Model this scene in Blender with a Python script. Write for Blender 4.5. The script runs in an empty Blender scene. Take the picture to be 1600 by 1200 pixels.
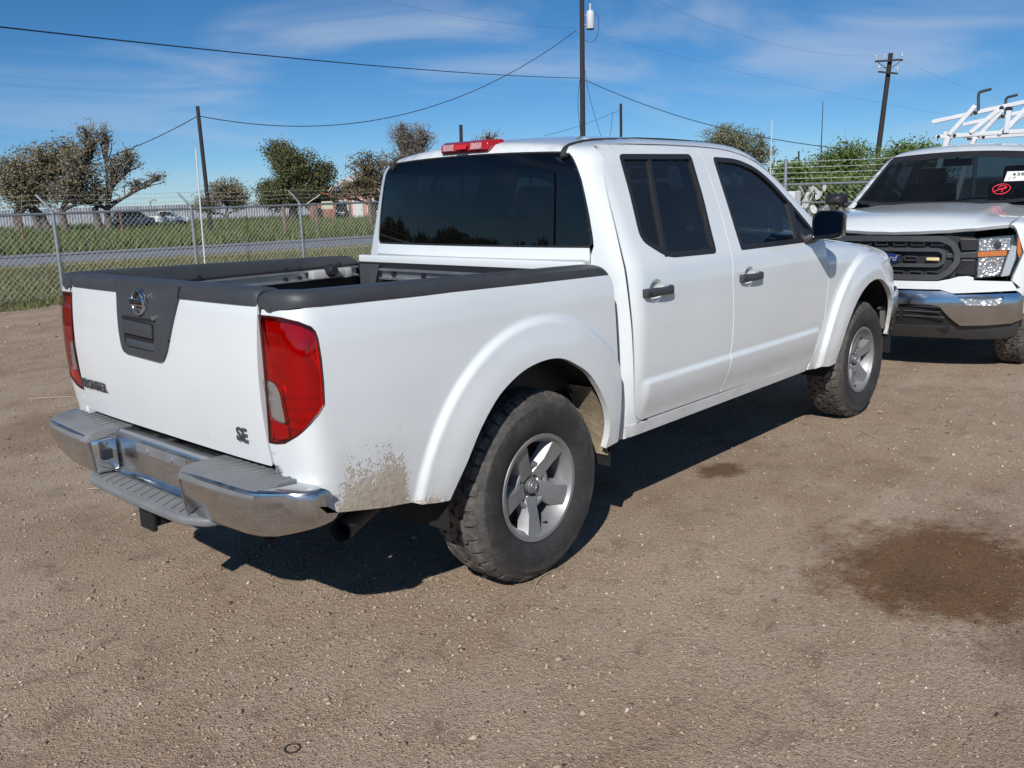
import bpy, bmesh, math, random
import numpy as np
from mathutils import Vector, Matrix
from mathutils.geometry import delaunay_2d_cdt

random.seed(7); rng = np.random.default_rng(7)
SC = bpy.context.scene
COL = SC.collection
R = math.radians

# ------------------------------------------------------------------ camera
CAM = np.array([-2.4912, -3.0162, 1.4897]); YAW, PITCH, ROLL = R(42.482), R(12.027), R(-1.779); FPX = 1394.04
def _axes():
    cy, sy, cp, sp = math.cos(YAW), math.sin(YAW), math.cos(PITCH), math.sin(PITCH)
    f = np.array([cy*cp, sy*cp, -sp]); r = np.array([sy, -cy, 0.0]); u = np.cross(r, f)
    cr, sr = math.cos(ROLL), math.sin(ROLL)
    return cr*r+sr*u, -sr*r+cr*u, f
CR, CU, CF = _axes()
cam = bpy.data.cameras.new('camera'); cam_o = bpy.data.objects.new('camera', cam); COL.objects.link(cam_o)
cam.sensor_fit = 'HORIZONTAL'; cam.sensor_width = 36.0; cam.lens = FPX/1600*36; cam.clip_start = .05; cam.clip_end = 3000
m = Matrix.Identity(4)
for i in range(3):
    m[i][0], m[i][1], m[i][2], m[i][3] = CR[i], CU[i], -CF[i], CAM[i]
cam_o.matrix_world = m
SC.camera = cam_o
def at(px, py, D):
    """survey helper: the place D metres away on the ground in the direction of a measured point"""
    d = CF*FPX+CR*(px-800)-CU*(py-600); d = d/math.hypot(d[0], d[1])
    return CAM+d*D

# ------------------------------------------------------------------ light
SUN_DIR = Vector((1.15, .65, -1.0)).normalized()          # the way the light travels
SUN_EL = math.asin(-SUN_DIR.z); SUN_AZ = math.atan2(-SUN_DIR.x, -SUN_DIR.y)
world = bpy.data.worlds.new('World'); SC.world = world; world.use_nodes = True
def build_world():
    nt = world.node_tree; N = nt.nodes; L = nt.links; N.clear()
    out = N.new('ShaderNodeOutputWorld'); bg = N.new('ShaderNodeBackground'); bg.inputs[1].default_value = SKY_STRENGTH
    sky = N.new('ShaderNodeTexSky'); sky.sky_type = 'NISHITA'; sky.sun_disc = False
    sky.sun_elevation = SUN_EL; sky.sun_rotation = SUN_AZ; sky.altitude = 2000; sky.air_density = .85; sky.dust_density = .4; sky.ozone_density = 8.0
    tc = N.new('ShaderNodeTexCoord'); sep = N.new('ShaderNodeSeparateXYZ'); L.new(tc.outputs['Generated'], sep.inputs[0])
    # thin cirrus: project the view direction on a high layer, stretch it, threshold a warped noise
    zz = N.new('ShaderNodeMath'); zz.operation = 'ADD'; zz.inputs[1].default_value = .10; L.new(sep.outputs[2], zz.inputs[0])
    zm = N.new('ShaderNodeMath'); zm.operation = 'MAXIMUM'; zm.inputs[1].default_value = .03; L.new(zz.outputs[0], zm.inputs[0])
    dv = N.new('ShaderNodeVectorMath'); dv.operation = 'DIVIDE'; cmb = N.new('ShaderNodeCombineXYZ')
    L.new(zm.outputs[0], cmb.inputs[0]); L.new(zm.outputs[0], cmb.inputs[1]); cmb.inputs[2].default_value = 1
    L.new(tc.outputs['Generated'], dv.inputs[0]); L.new(cmb.outputs[0], dv.inputs[1])
    mp = N.new('ShaderNodeMapping'); mp.inputs['Rotation'].default_value = (0, 0, R(CLOUD_ROT)); mp.inputs['Scale'].default_value = (.50, .80, 0); mp.inputs['Location'].default_value = CLOUD_OFF
    L.new(dv.outputs[0], mp.inputs[0])
    n1 = N.new('ShaderNodeTexNoise'); n1.inputs['Scale'].default_value = 1.0; n1.inputs['Detail'].default_value = 5; n1.inputs['Roughness'].default_value = .50; n1.inputs['Distortion'].default_value = .8
    L.new(mp.outputs[0], n1.inputs['Vector'])
    rmp = N.new('ShaderNodeMapRange'); rmp.inputs[1].default_value = .49; rmp.inputs[2].default_value = .76; rmp.inputs[3].default_value = 0; rmp.inputs[4].default_value = .54; rmp.interpolation_type = 'SMOOTHSTEP'
    L.new(n1.outputs[0], rmp.inputs[0])
    fade = N.new('ShaderNodeMapRange'); fade.inputs[1].default_value = .0; fade.inputs[2].default_value = .16; L.new(sep.outputs[2], fade.inputs[0])
    ml = N.new('ShaderNodeMath'); ml.operation = 'MULTIPLY'; L.new(rmp.outputs[0], ml.inputs[0]); L.new(fade.outputs[0], ml.inputs[1])
    hs = N.new('ShaderNodeHueSaturation'); hs.inputs['Saturation'].default_value = 1.12; hs.inputs['Hue'].default_value = .494; L.new(sky.outputs[0], hs.inputs['Color'])
    mix = N.new('ShaderNodeMixRGB'); L.new(ml.outputs[0], mix.inputs[0]); L.new(hs.outputs[0], mix.inputs[1]); mix.inputs[2].default_value = (6.6, 7.5, 8.6, 1)
    L.new(mix.outputs[0], bg.inputs[0]); L.new(bg.outputs[0], out.inputs[0])
SKY_STRENGTH = .079; CLOUD_ROT = -50; CLOUD_OFF = (3.1, .9, 0)
build_world()
sl = bpy.data.lights.new('sun', 'SUN'); sl.energy = 4.0; sl.angle = R(.53); sl.color = (1.0, .965, .92)
so = bpy.data.objects.new('sun', sl); COL.objects.link(so); so.rotation_euler = SUN_DIR.to_track_quat('-Z', 'Y').to_euler(); so.location = (-20, -12, 18)
vs = SC.view_settings; vs.view_transform = 'Standard'; vs.look = 'None'; vs.exposure = .08; vs.gamma = 1; vs.use_curve_mapping = False

cy_ = SC.cycles; cy_.max_bounces = 6; cy_.diffuse_bounces = 2; cy_.glossy_bounces = 3; cy_.transparent_max_bounces = 10; cy_.transmission_bounces = 2; cy_.adaptive_threshold = .02; cy_.use_denoising = True

# ------------------------------------------------------------------ object helpers
def tag(o, label=None, cat=None, group=None, kind=None):
    if label: o['label'] = label
    if cat: o['category'] = cat
    if group: o['group'] = group
    if kind: o['kind'] = kind
    return o
def empty(name, loc=(0, 0, 0), rz=0.0, **kw):
    o = bpy.data.objects.new(name, None); COL.objects.link(o); o.location = loc; o.rotation_euler = (0, 0, rz); o.empty_display_size = .2
    return tag(o, **kw)
def link(name, me, mat=None, parent=None, **kw):
    o = bpy.data.objects.new(name, me); COL.objects.link(o)
    if mat is not None and not me.materials: me.materials.append(mat)
    if parent is not None: o.parent = parent
    return tag(o, **kw)
def mk(name, v, f, mat=None, parent=None, smooth=None, bevel=0, seg=2, **kw):
    me = bpy.data.meshes.new(name); me.from_pydata([tuple(map(float, p)) for p in v], [], [tuple(map(int, q)) for q in f]); 
    if bevel:
        bm = bmesh.new(); bm.from_mesh(me); bmesh.ops.recalc_face_normals(bm, faces=bm.faces)
        es = [e for e in bm.edges if len(e.link_faces) == 2 and e.calc_face_angle(0) > R(28)]
        bmesh.ops.bevel(bm, geom=es, offset=bevel, segments=seg, affect='EDGES', profile=.5, clamp_overlap=True)
        bm.to_mesh(me); bm.free()
    me.update()
    if smooth is not None:
        me.shade_smooth(); me.set_sharp_from_angle(angle=R(smooth))
    return link(name, me, mat, parent, **kw)
def mirrored(o, parent=None, name=None):
    """the same part on the other side of its thing: a mesh of its own, reflected in y"""
    me = o.data.copy(); bm = bmesh.new(); bm.from_mesh(me)
    for q in bm.verts: q.co.y = -q.co.y
    bmesh.ops.reverse_faces(bm, faces=bm.faces); bm.to_mesh(me); bm.free()
    c = bpy.data.objects.new(name or o.name.split('.')[0], me); COL.objects.link(c); c.parent = parent or o.parent
    return c
def mirror_tree(o, parent):
    c = mirrored(o, parent)
    for ch in list(o.children): mirror_tree(ch, c)
    return c
def copy_tree(o, parent=None):
    c = o.copy(); COL.objects.link(c); c.parent = parent
    for ch in list(o.children): copy_tree(ch, c)
    return c

class MB:
    def __init__(s): s.v = []; s.f = []
    def add(s, v, f):
        n = len(s.v); s.v += [tuple(p) for p in v]; s.f += [tuple(i+n for i in q) for q in f]; return s
    def box(s, c, d, rot=None):
        hx, hy, hz = d[0]/2, d[1]/2, d[2]/2
        p = [Vector((x*hx, y*hy, z*hz)) for x in (-1, 1) for y in (-1, 1) for z in (-1, 1)]
        if rot is not None: p = [rot @ q for q in p]
        p = [q+Vector(c) for q in p]
        return s.add(p, [(0, 1, 3, 2), (4, 6, 7, 5), (0, 4, 5, 1), (2, 3, 7, 6), (0, 2, 6, 4), (1, 5, 7, 3)])
    def tube(s, pts, r, n=8, cap=True, closed=False):
        pts = [Vector(p) for p in pts]; k = len(pts)
        rs = r if hasattr(r, '__len__') else [r]*k
        up = None; rings = []
        for i, p in enumerate(pts):
            a = pts[(i-1) % k] if (i > 0 or closed) else p; b = pts[(i+1) % k] if (i < k-1 or closed) else p
            t = (b-a).normalized()
            if up is None:
                up = t.orthogonal().normalized()
            up = (up-t*up.dot(t)); up = up.normalized() if up.length > 1e-6 else t.orthogonal().normalized()
            w = t.cross(up)
            rings.append([p+(up*math.cos(2*math.pi*j/n)+w*math.sin(2*math.pi*j/n))*rs[i] for j in range(n)])
        v = [q for ring in rings for q in ring]; f = []
        for i in range(k if closed else k-1):
            o = i*n; o2 = ((i+1) % k)*n
            for j in range(n): f.append((o+j, o+(j+1) % n, o2+(j+1) % n, o2+j))
        if cap and not closed:
            f.append(tuple(range(n-1, -1, -1))); f.append(tuple((k-1)*n+j for j in range(n)))
        return s.add(v, f)
    def lathe(s, prof, n=32, axis='y', c=(0, 0, 0), close=False):
        """prof: (radius, height along axis)"""
        v = []; k = len(prof)
        for i in range(n):
            a = 2*math.pi*i/n
            for r, h in prof:
                x, z = r*math.cos(a), r*math.sin(a)
                v.append((c[0]+x, c[1]+h, c[2]+z) if axis == 'y' else ((c[0]+x, c[1]+z, c[2]+h) if axis == 'z' else (c[0]+h, c[1]+x, c[2]+z)))
        f = []
        for i in range(n):
            o, o2 = i*k, ((i+1) % n)*k
            for j in range(k if close else k-1):
                f.append((o+j, o+(j+1) % k, o2+(j+1) % k, o2+j))
        return s.add(v, f)
    def disc(s, c, r, n=24, axis='y', flip=False):
        p = []
        for i in range(n):
            a = 2*math.pi*i/n; x, z = r*math.cos(a), r*math.sin(a)
            p.append((c[0]+x, c[1], c[2]+z) if axis == 'y' else ((c[0]+x, c[1]+z, c[2]) if axis == 'z' else (c[0], c[1]+x, c[2]+z)))
        return s.add(p, [tuple(range(n))])
    def prism(s, pts, off):
        """closed polygon of 3-D points extruded by the vector off"""
        n = len(pts); o = Vector(off); a = [Vector(p) for p in pts]
        return s.add(a+[p+o for p in a], [tuple(range(n-1, -1, -1)), tuple(range(n, 2*n))]+[(i, (i+1) % n, n+(i+1) % n, n+i) for i in range(n)])
    def loft(s, rings, cap=True, closed=True):
        n = len(rings[0]); v = [p for r in rings for p in r]; f = []
        for i in range(len(rings)-1):
            for j in range(n if closed else n-1):
                f.append((i*n+j, i*n+(j+1) % n, (i+1)*n+(j+1) % n, (i+1)*n+j))
        if cap and closed:
            f.append(tuple(range(n-1, -1, -1))); f.append(tuple((len(rings)-1)*n+j for j in range(n)))
        return s.add(v, f)
    def build(s, name, mat=None, parent=None, smooth=None, bevel=0, seg=2, **kw):
        return mk(name, s.v, s.f, mat, parent, smooth, bevel, seg, **kw)

def arc_pts(cx, cy, r, a0, a1, n):
    return [(cx+r*math.cos(R(a0+(a1-a0)*i/n)), cy+r*math.sin(R(a0+(a1-a0)*i/n))) for i in range(n+1)]
def round_poly(p, r, n=5):
    """round the corners of a closed 2-D polygon; r: one radius or one for each corner"""
    out = []; k = len(p)
    for i in range(k):
        a, b, c_ = np.array(p[i-1], float), np.array(p[i], float), np.array(p[(i+1) % k], float)
        rr = r[i] if hasattr(r, '__len__') else r
        u, w = a-b, c_-b; lu, lw = np.linalg.norm(u), np.linalg.norm(w)
        if rr <= 0 or lu < 1e-9 or lw < 1e-9: out.append(tuple(b)); continue
        u, w = u/lu, w/lw; d = min(rr, lu*.48, lw*.48)
        p0, p1 = b+u*d, b+w*d
        for j in range(n+1):
            t = j/n; out.append(tuple((1-t)**2*p0+2*t*(1-t)*b+t*t*p1))
    return out
def catmull(p, n=6, closed=False):
    p = [np.array(q, float) for q in p]; k = len(p); out = []
    for i in range(k if closed else k-1):
        a = p[(i-1) % k] if closed or i > 0 else 2*p[0]-p[1]
        b, c_ = p[i], p[(i+1) % k]
        d = p[(i+2) % k] if closed or i < k-2 else 2*p[-1]-p[-2]
        for j in range(n):
            t = j/n
            out.append(.5*((2*b)+(-a+c_)*t+(2*a-5*b+4*c_-d)*t*t+(-a+3*b-3*c_+d)*t**3))
    if not closed: out.append(p[-1])
    return [tuple(q) for q in out]

# ------------------------------------------------------------------ curved sheet panels cut from an implicit body
def interp(x, xp, fp):
    xp = np.asarray(xp, float); fp = np.asarray(fp, float); x = np.clip(np.asarray(x, float), xp[0], xp[-1])
    h = np.diff(xp); d = np.diff(fp)/h
    mm = np.empty_like(fp); mm[1:-1] = np.where(d[1:]*d[:-1] > 0, 2*d[1:]*d[:-1]/(d[1:]+d[:-1]+1e-12), 0); mm[0] = d[0]; mm[-1] = d[-1]
    i = np.clip(np.searchsorted(xp, x, side='right')-1, 0, len(h)-1); t = (x-xp[i])/h[i]
    return fp[i]*(1+2*t)*(1-t)**2+mm[i]*h[i]*t*(1-t)**2+fp[i+1]*t*t*(3-2*t)+mm[i+1]*h[i]*t*t*(t-1)
def smax(a, b, r): return np.maximum(a, b)+np.maximum(r-np.abs(a-b), 0)**2/(4*r)
def sstep(a, b, x):
    t = np.clip((x-a)/(b-a), 0, 1); return t*t*(3-2*t)
class Chart:
    """a parallel projection along d; (u, v) are coordinates on the plane, t the depth"""
    def __init__(s, d, up, o=(0, 0, 0), t0=-3.0, t1=3.0):
        s.d = np.array(d, float)/np.linalg.norm(d); up = np.array(up, float); s.v = up-s.d*(up@s.d); s.v /= np.linalg.norm(s.v)
        s.u = np.cross(s.v, s.d)*-1.0; s.o = np.array(o, float); s.t0, s.t1 = t0, t1
    def uv(s, P): P = np.asarray(P, float)-s.o; return np.stack([P@s.u, P@s.v], -1)
    def lift(s, F, uv, n=240):
        uv = np.asarray(uv, float); base = s.o+uv[:, :1]*s.u+uv[:, 1:]*s.v
        ts = np.linspace(s.t0, s.t1, n); lo = np.full(len(uv), s.t0); found = np.zeros(len(uv), bool); hi = np.full(len(uv), s.t1)
        for a, b in zip(ts[:-1], ts[1:]):
            q = base+s.d*b; val = F(q[:, 0], q[:, 1], q[:, 2]) < 0
            new = val & ~found; lo[new] = a; hi[new] = b; found |= val
            if found.all(): break
        for _ in range(26):
            mid = (lo+hi)/2; q = base+s.d*mid[:, None]; ins = F(q[:, 0], q[:, 1], q[:, 2]) < 0
            hi = np.where(ins, mid, hi); lo = np.where(ins, lo, mid)
        return base+s.d*hi[:, None]
def grad(F, P, e=1e-4):
    P = np.asarray(P, float); g = np.empty_like(P)
    for k in range(3):
        a = P.copy(); b = P.copy(); a[:, k] += e; b[:, k] -= e
        g[:, k] = F(a[:, 0], a[:, 1], a[:, 2])-F(b[:, 0], b[:, 1], b[:, 2])
    return g/np.maximum(np.linalg.norm(g, axis=1, keepdims=True), 1e-12)
def inside(poly, pts):
    x, y = pts[:, 0], pts[:, 1]; c_ = np.zeros(len(pts), bool); n = len(poly)
    for i in range(n):
        x0, y0 = poly[i]; x1, y1 = poly[(i+1) % n]
        k = ((y0 > y) != (y1 > y))
        if y1 != y0: c_ ^= k & (x < (x1-x0)*(y-y0)/(y1-y0)+x0)
    return c_
def resample(loop, s):
    out = []
    n = len(loop)
    for i in range(n):
        a, b = np.array(loop[i]), np.array(loop[(i+1) % n]); L = np.linalg.norm(b-a)
        if L < 1e-7: continue
        k = max(1, int(math.ceil(L/s)))
        out += [a+(b-a)*j/k for j in range(k)]
    return np.array(out)
def panel(name, loops, chart, F, mat, parent=None, s=.03, sb=.015, thick=.015, off=0.0, smooth=40, post=None, uvin=False, extra=None, **kw):
    """loops: outer outline then holes, as 3-D points near the surface (or chart u,v when uvin)"""
    L2 = [resample(np.asarray(l, float) if uvin else chart.uv(l), sb) for l in loops]
    allb = np.concatenate(L2); lo, hi = allb.min(0), allb.max(0)
    gx = np.arange(lo[0], hi[0]+s, s); gy = np.arange(lo[1], hi[1]+s, s*.866)
    G = np.array([(x+(s/2 if j % 2 else 0), y) for j, y in enumerate(gy) for x in gx])
    ok = inside(L2[0], G)
    for h in L2[1:]: ok &= ~inside(h, G)
    G = G[ok]
    if len(G):
        dm = np.full(len(G), 9e9)
        for k in range(0, len(allb), 400): dm = np.minimum(dm, ((G[:, None]-allb[None, k:k+400])**2).sum(-1).min(1))
        G = G[dm > (sb*.7)**2]
    if extra is not None and len(extra):
        E_ = chart.uv(np.array(extra)); ok = inside(L2[0], E_)
        for h in L2[1:]: ok &= ~inside(h, E_)
        E_ = E_[ok]; dm = np.full(len(E_), 9e9)
        for k in range(0, len(allb), 400): dm = np.minimum(dm, ((E_[:, None]-allb[None, k:k+400])**2).sum(-1).min(1))
        E_ = E_[dm > .004**2]; dm = np.full(len(G), 9e9)
        for k in range(0, len(E_), 400): dm = np.minimum(dm, ((G[:, None]-E_[None, k:k+400])**2).sum(-1).min(1))
        G = np.concatenate([G[dm > .008**2], E_])
    pts = np.concatenate([allb, G]) if len(G) else allb
    ed = []; o = 0
    for l in L2:
        n = len(l); ed += [(o+i, o+(i+1) % n) for i in range(n)]; o += n
    vo, eo, fo, ov, oe, of = delaunay_2d_cdt([Vector(p) for p in pts], ed, [], 0, 1e-7)
    vo = np.array([(p.x, p.y) for p in vo]); fo = np.array([q for q in fo if len(q) == 3])
    cen = vo[fo].mean(1); k = inside(L2[0], cen)
    for h in L2[1:]: k &= ~inside(h, cen)
    fo = fo[k]
    P = chart.lift(F, vo); Nn = grad(F, P); P = P+Nn*off
    if post is not None: P = post(P, Nn)
    # consistent winding: outward normal
    tn = np.cross(P[fo[:, 1]]-P[fo[:, 0]], P[fo[:, 2]]-P[fo[:, 0]]); flip = (tn*Nn[fo[:, 0]]).sum(1) < 0
    fo[flip] = fo[flip][:, ::-1]
    # edge returns
    cnt = {}
    for q in fo:
        for i in range(3):
            e = (int(q[i]), int(q[(i+1) % 3])); cnt[e] = 1
    bnd = [e for e in cnt if (e[1], e[0]) not in cnt]
    idx = {}; V = [tuple(p) for p in P]; Fc = [tuple(q) for q in fo]
    for e in bnd:
        for i in e:
            if i not in idx: idx[i] = len(V); V.append(tuple(P[i]-Nn[i]*thick))
    for a, b in bnd: Fc.append((b, a, idx[a], idx[b]))
    return mk(name, V, Fc, mat, parent, smooth, **kw)

# ------------------------------------------------------------------ materials
MATS = {}
class NT:
    def __init__(s, name):
        s.m = bpy.data.materials.new(name); s.m.use_nodes = True; s.n = s.m.node_tree.nodes; s.l = s.m.node_tree.links
        s.p = s.n['Principled BSDF']; s.out = s.n['Material Output']; MATS[name] = s.m
    def node(s, t, **kw):
        q = s.n.new('ShaderNode'+t)
        for k, v in kw.items():
            if k.startswith('i_'):
                key = k[2:]; key = int(key) if key.isdigit() else key.replace('_', ' ')
                try: q.inputs[key].default_value = v
                except (TypeError, ValueError): s.l.new(v, q.inputs[key])
            else: setattr(q, k, v)
        return q
    def set(s, **kw):
        for k, v in kw.items():
            k = k.replace('_', ' ')
            if hasattr(v, 'is_output'): s.l.new(v, s.p.inputs[k])
            else: s.p.inputs[k].default_value = v
    def coord(s, kind='Object', scale=(1, 1, 1), rot=(0, 0, 0), loc=(0, 0, 0)):
        tc = s.node('TexCoord'); mp = s.node('Mapping'); mp.inputs['Scale'].default_value = scale; mp.inputs['Rotation'].default_value = rot; mp.inputs['Location'].default_value = loc
        s.l.new(tc.outputs[kind], mp.inputs[0]); return mp.outputs[0]
    def noise(s, vec, scale, detail=4, rough=.55, dist=0):
        q = s.node('TexNoise'); q.inputs['Scale'].default_value = scale; q.inputs['Detail'].default_value = detail; q.inputs['Roughness'].default_value = rough; q.inputs['Distortion'].default_value = dist
        s.l.new(vec, q.inputs['Vector']); return q.outputs[0]
    def ramp(s, fac, stops):
        q = s.node('ValToRGB'); e = q.color_ramp.elements
        while len(e) < len(stops): e.new(.5)
        for i, (p, c_) in enumerate(stops):
            e[i].position = p; e[i].color = (*c_, 1) if len(c_) == 3 else c_
        s.l.new(fac, q.inputs[0]); return q.outputs[0]
    def rng(s, fac, a, b, c_=0., d=1.):
        q = s.node('MapRange'); q.inputs[1].default_value = a; q.inputs[2].default_value = b; q.inputs[3].default_value = c_; q.inputs[4].default_value = d
        s.l.new(fac, q.inputs[0]); return q.outputs[0]
    def mix(s, fac, a, b, mode='MIX'):
        q = s.node('MixRGB', blend_type=mode)
        for i, v in ((0, fac), (1, a), (2, b)):
            if hasattr(v, 'is_output'): s.l.new(v, q.inputs[i])
            else: q.inputs[i].default_value = v if i == 0 else (*v, 1)
        return q.outputs[0]
    def math(s, op, a, b=None):
        q = s.node('Math', operation=op)
        for i, v in ((0, a), (1, b)):
            if v is None: continue
            if hasattr(v, 'is_output'): s.l.new(v, q.inputs[i])
            else: q.inputs[i].default_value = v
        return q.outputs[0]
    def bump(s, h, strength=.3, dist=.01):
        q = s.node('Bump'); q.inputs['Strength'].default_value = strength; q.inputs['Distance'].default_value = dist; s.l.new(h, q.inputs['Height']); s.l.new(q.outputs[0], s.p.inputs['Normal'])
def simple(name, col, rough=.5, metal=0., var=.0, scale=8., bump=0., bscale=60., spec=.5, coat=0.):
    t = NT(name); t.set(Roughness=rough, Metallic=metal); t.p.inputs['Specular IOR Level'].default_value = spec
    t.p.inputs['Base Color'].default_value = (*col, 1)
    if coat: t.p.inputs['Coat Weight'].default_value = coat; t.p.inputs['Coat Roughness'].default_value = .04
    if var:
        n = t.noise(t.coord(), scale, 5, .6); a = tuple(c_*(1-var) for c_ in col); b = tuple(min(1, c_*(1+var)) for c_ in col)
        t.set(Base_Color=t.ramp(n, [(.3, a), (.7, b)])); t.set(Roughness=t.rng(n, .3, .7, max(.02, rough*(1-var*.6)), min(1, rough*(1+var*.6))))
    if bump: t.bump(t.noise(t.coord(), bscale, 4, .6), bump, .004)
    return t.m
def glass(name, tint, rough=.0, refl=1.0, dirt=.0):
    """window glass: a thin sheet that lets tinted light through and mirrors at grazing angles"""
    t = NT(name); t.n.remove(t.p)
    tr = t.node('BsdfTransparent'); tr.inputs[0].default_value = (*tint, 1)
    gl = t.node('BsdfGlossy'); gl.inputs['Roughness'].default_value = rough; gl.inputs[0].default_value = (refl*.86, refl*.95, refl, 1)
    fr = t.node('Fresnel'); bf = t.node('NewGeometry').outputs['Backfacing']; t.l.new(t.rng(bf, 0, 1, 1.52, 1/1.52), fr.inputs[0])     # the same reflectance from both faces of the sheet
    mx = t.node('MixShader'); t.l.new(fr.outputs[0], mx.inputs[0]); t.l.new(tr.outputs[0], mx.inputs[1]); t.l.new(gl.outputs[0], mx.inputs[2])
    o = mx.outputs[0]
    if dirt:
        df = t.node('BsdfDiffuse'); df.inputs[0].default_value = (.45, .42, .38, 1)
        n = t.noise(t.coord(), 5, 6, .65); m2 = t.node('MixShader'); t.l.new(t.rng(n, .35, .8, dirt*.3, dirt), m2.inputs[0]); t.l.new(o, m2.inputs[1]); t.l.new(df.outputs[0], m2.inputs[2]); o = m2.outputs[0]
    t.l.new(o, t.out.inputs[0]); return t.m

def text_mesh(name, s, size, depth, mat, parent, M, font_off=0.0, shear=0.0, spacing=1.0, align='CENTER', **kw):
    cu = bpy.data.curves.new(name, 'FONT'); cu.body = s; cu.size = size; cu.extrude = depth/2; cu.offset = font_off; cu.shear = shear; cu.space_character = spacing; cu.align_x = align; cu.align_y = 'CENTER'; cu.resolution_u = 3
    to = bpy.data.objects.new(name+'_tmp', cu); COL.objects.link(to)
    dg = bpy.context.evaluated_depsgraph_get(); me = bpy.data.meshes.new_from_object(to.evaluated_get(dg)); me.name = name
    bpy.data.objects.remove(to); bpy.data.curves.remove(cu)
    me.transform(M); me.materials.clear()
    return link(name, me, mat, parent, **kw)
def frame(o, x, y):
    """matrix with origin o and the given x and y axes"""
    x = Vector(x).normalized(); z = x.cross(Vector(y)).normalized(); y = z.cross(x)
    mm = Matrix.Identity(4)
    for i in range(3): mm[i][0], mm[i][1], mm[i][2], mm[i][3] = x[i], y[i], z[i], o[i]
    return mm

# ================================================================== THE SETTING
def soup(name, T, mat, parent=None, smooth=False, **kw):
    """T: (n,3,3) triangles"""
    T = np.asarray(T, float); n = len(T); me = bpy.data.meshes.new(name)
    me.vertices.add(n*3); me.loops.add(n*3); me.polygons.add(n)
    me.vertices.foreach_set('co', T.reshape(-1)); me.loops.foreach_set('vertex_index', np.arange(n*3)); me.polygons.foreach_set('loop_start', np.arange(n)*3)
    me.update(calc_edges=True); me.validate(); return link(name, me, mat, parent, **kw)
def sheet(name, pts, z, mat, **kw):
    return mk(name, [(x, y, z) for x, y in pts], [tuple(range(len(pts)))], mat, kind='structure', **kw)

# ---- ground materials
def oil_soak(t, col):
    """oil soaked patches, each with its own ragged outline; the loose stones lying in them are soaked too"""
    geo = t.node('NewGeometry').outputs['Position']
    nz = t.noise(geo, 2.2, 4, .7); nz2 = t.noise(geo, 14, 3, .75)
    wob = t.math('ADD', t.math('MULTIPLY', t.math('SUBTRACT', nz, .5), 1.7), t.math('MULTIPLY', t.math('SUBTRACT', nz2, .5), .9))
    for (x, y, rx, ry, rot, k, cc) in OIL:
        mp = t.node('Mapping', vector_type='TEXTURE'); mp.inputs['Location'].default_value = (x, y, 0); mp.inputs['Rotation'].default_value = (0, 0, R(rot)); mp.inputs['Scale'].default_value = (rx, ry, 1)
        t.l.new(geo, mp.inputs[0]); ln = t.node('VectorMath', operation='LENGTH'); t.l.new(mp.outputs[0], ln.inputs[0])
        f = t.rng(t.math('ADD', ln.outputs['Value'], wob), .66, 1.14, k, 0)
        col = t.mix(f, col, cc, 'MULTIPLY')
    return col
def mat_gravel():
    t = NT('gravel_dirt'); c = t.coord()
    big = t.noise(c, .55, 3, .6, .6); mid = t.noise(c, 3.2, 4, .65, .3); fine = t.noise(c, 55, 3, .75); grit = t.noise(c, 150, 2, .8)
    col = t.ramp(big, [(.30, (.45, .312, .208)), (.50, (.572, .424, .298)), (.70, (.66, .505, .362))])
    col = t.mix(t.rng(mid, .44, .66, 0, .75), col, (.64, .505, .37))
    col = t.mix(t.rng(t.noise(c, 7, 4, .7, .5), .54, .72, 0, .6), col, (.24, .17, .122))
    col = t.mix(t.rng(t.noise(c, 1.3, 3, .6), .55, .75, 0, .55), col, (.27, .185, .128))
    col = t.mix(.60, col, t.ramp(fine, [(.30, (.40, .38, .36)), (.5, (.80, .80, .80)), (.72, (1.18, 1.15, 1.10))]), 'MULTIPLY')
    col = t.mix(.60, col, t.ramp(grit, [(.28, (.36, .34, .33)), (.5, (.92, .92, .92)), (.74, (1.55, 1.52, 1.46))]), 'MULTIPLY')
    lane = t.noise(t.coord(scale=(.16, 1.5, 1), rot=(0, 0, R(-24))), 1.4, 3, .5); col = t.mix(t.rng(lane, .50, .66, 0, .38), col, (.63, .515, .40)); col = t.mix(t.rng(lane, .46, .32, 0, .30), col, (.36, .26, .185))
    v = t.node('TexVoronoi'); v.inputs['Scale'].default_value = 95; t.l.new(c, v.inputs['Vector'])
    sp = t.node('SeparateXYZ'); t.l.new(v.outputs['Color'], sp.inputs[0])
    cell = t.rng(v.outputs['Distance'], .0, .42, 1, 0)
    speck = t.math('MULTIPLY', t.rng(sp.outputs[0], .80, .84), cell)
    col = t.mix(t.math('MULTIPLY', speck, .4), col, (.66, .56, .45))
    dk = t.math('MULTIPLY', t.rng(sp.outputs[1], .82, .86), cell)
    col = t.mix(t.math('MULTIPLY', dk, .8), col, (.085, .065, .055))
    col = oil_soak(t, col)
    t.set(Base_Color=col, Roughness=.93); t.p.inputs['Specular IOR Level'].default_value = .25
    h = t.math('ADD', t.math('MULTIPLY', fine, 1.1), t.math('MULTIPLY', grit, .7)); h = t.math('ADD', h, t.math('MULTIPLY', speck, .5))
    t.bump(h, 1.0, .017)
    return t.m
OIL = [(1.02, -2.05, .54, .47, 35, .93, (.40, .275, .18)), (.55, -2.55, .22, .30, 0, .5, (.45, .38, .32)), (1.66, -.74, .17, .13, 0, .85, (.38, .27, .19)), (-.2, 3.4, .8, .5, 30, .45, (.55, .42, .33)), (2.4, -4.2, .6, .5, 0, .4, (.5, .42, .36))]
M_GRAVEL = mat_gravel()
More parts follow.
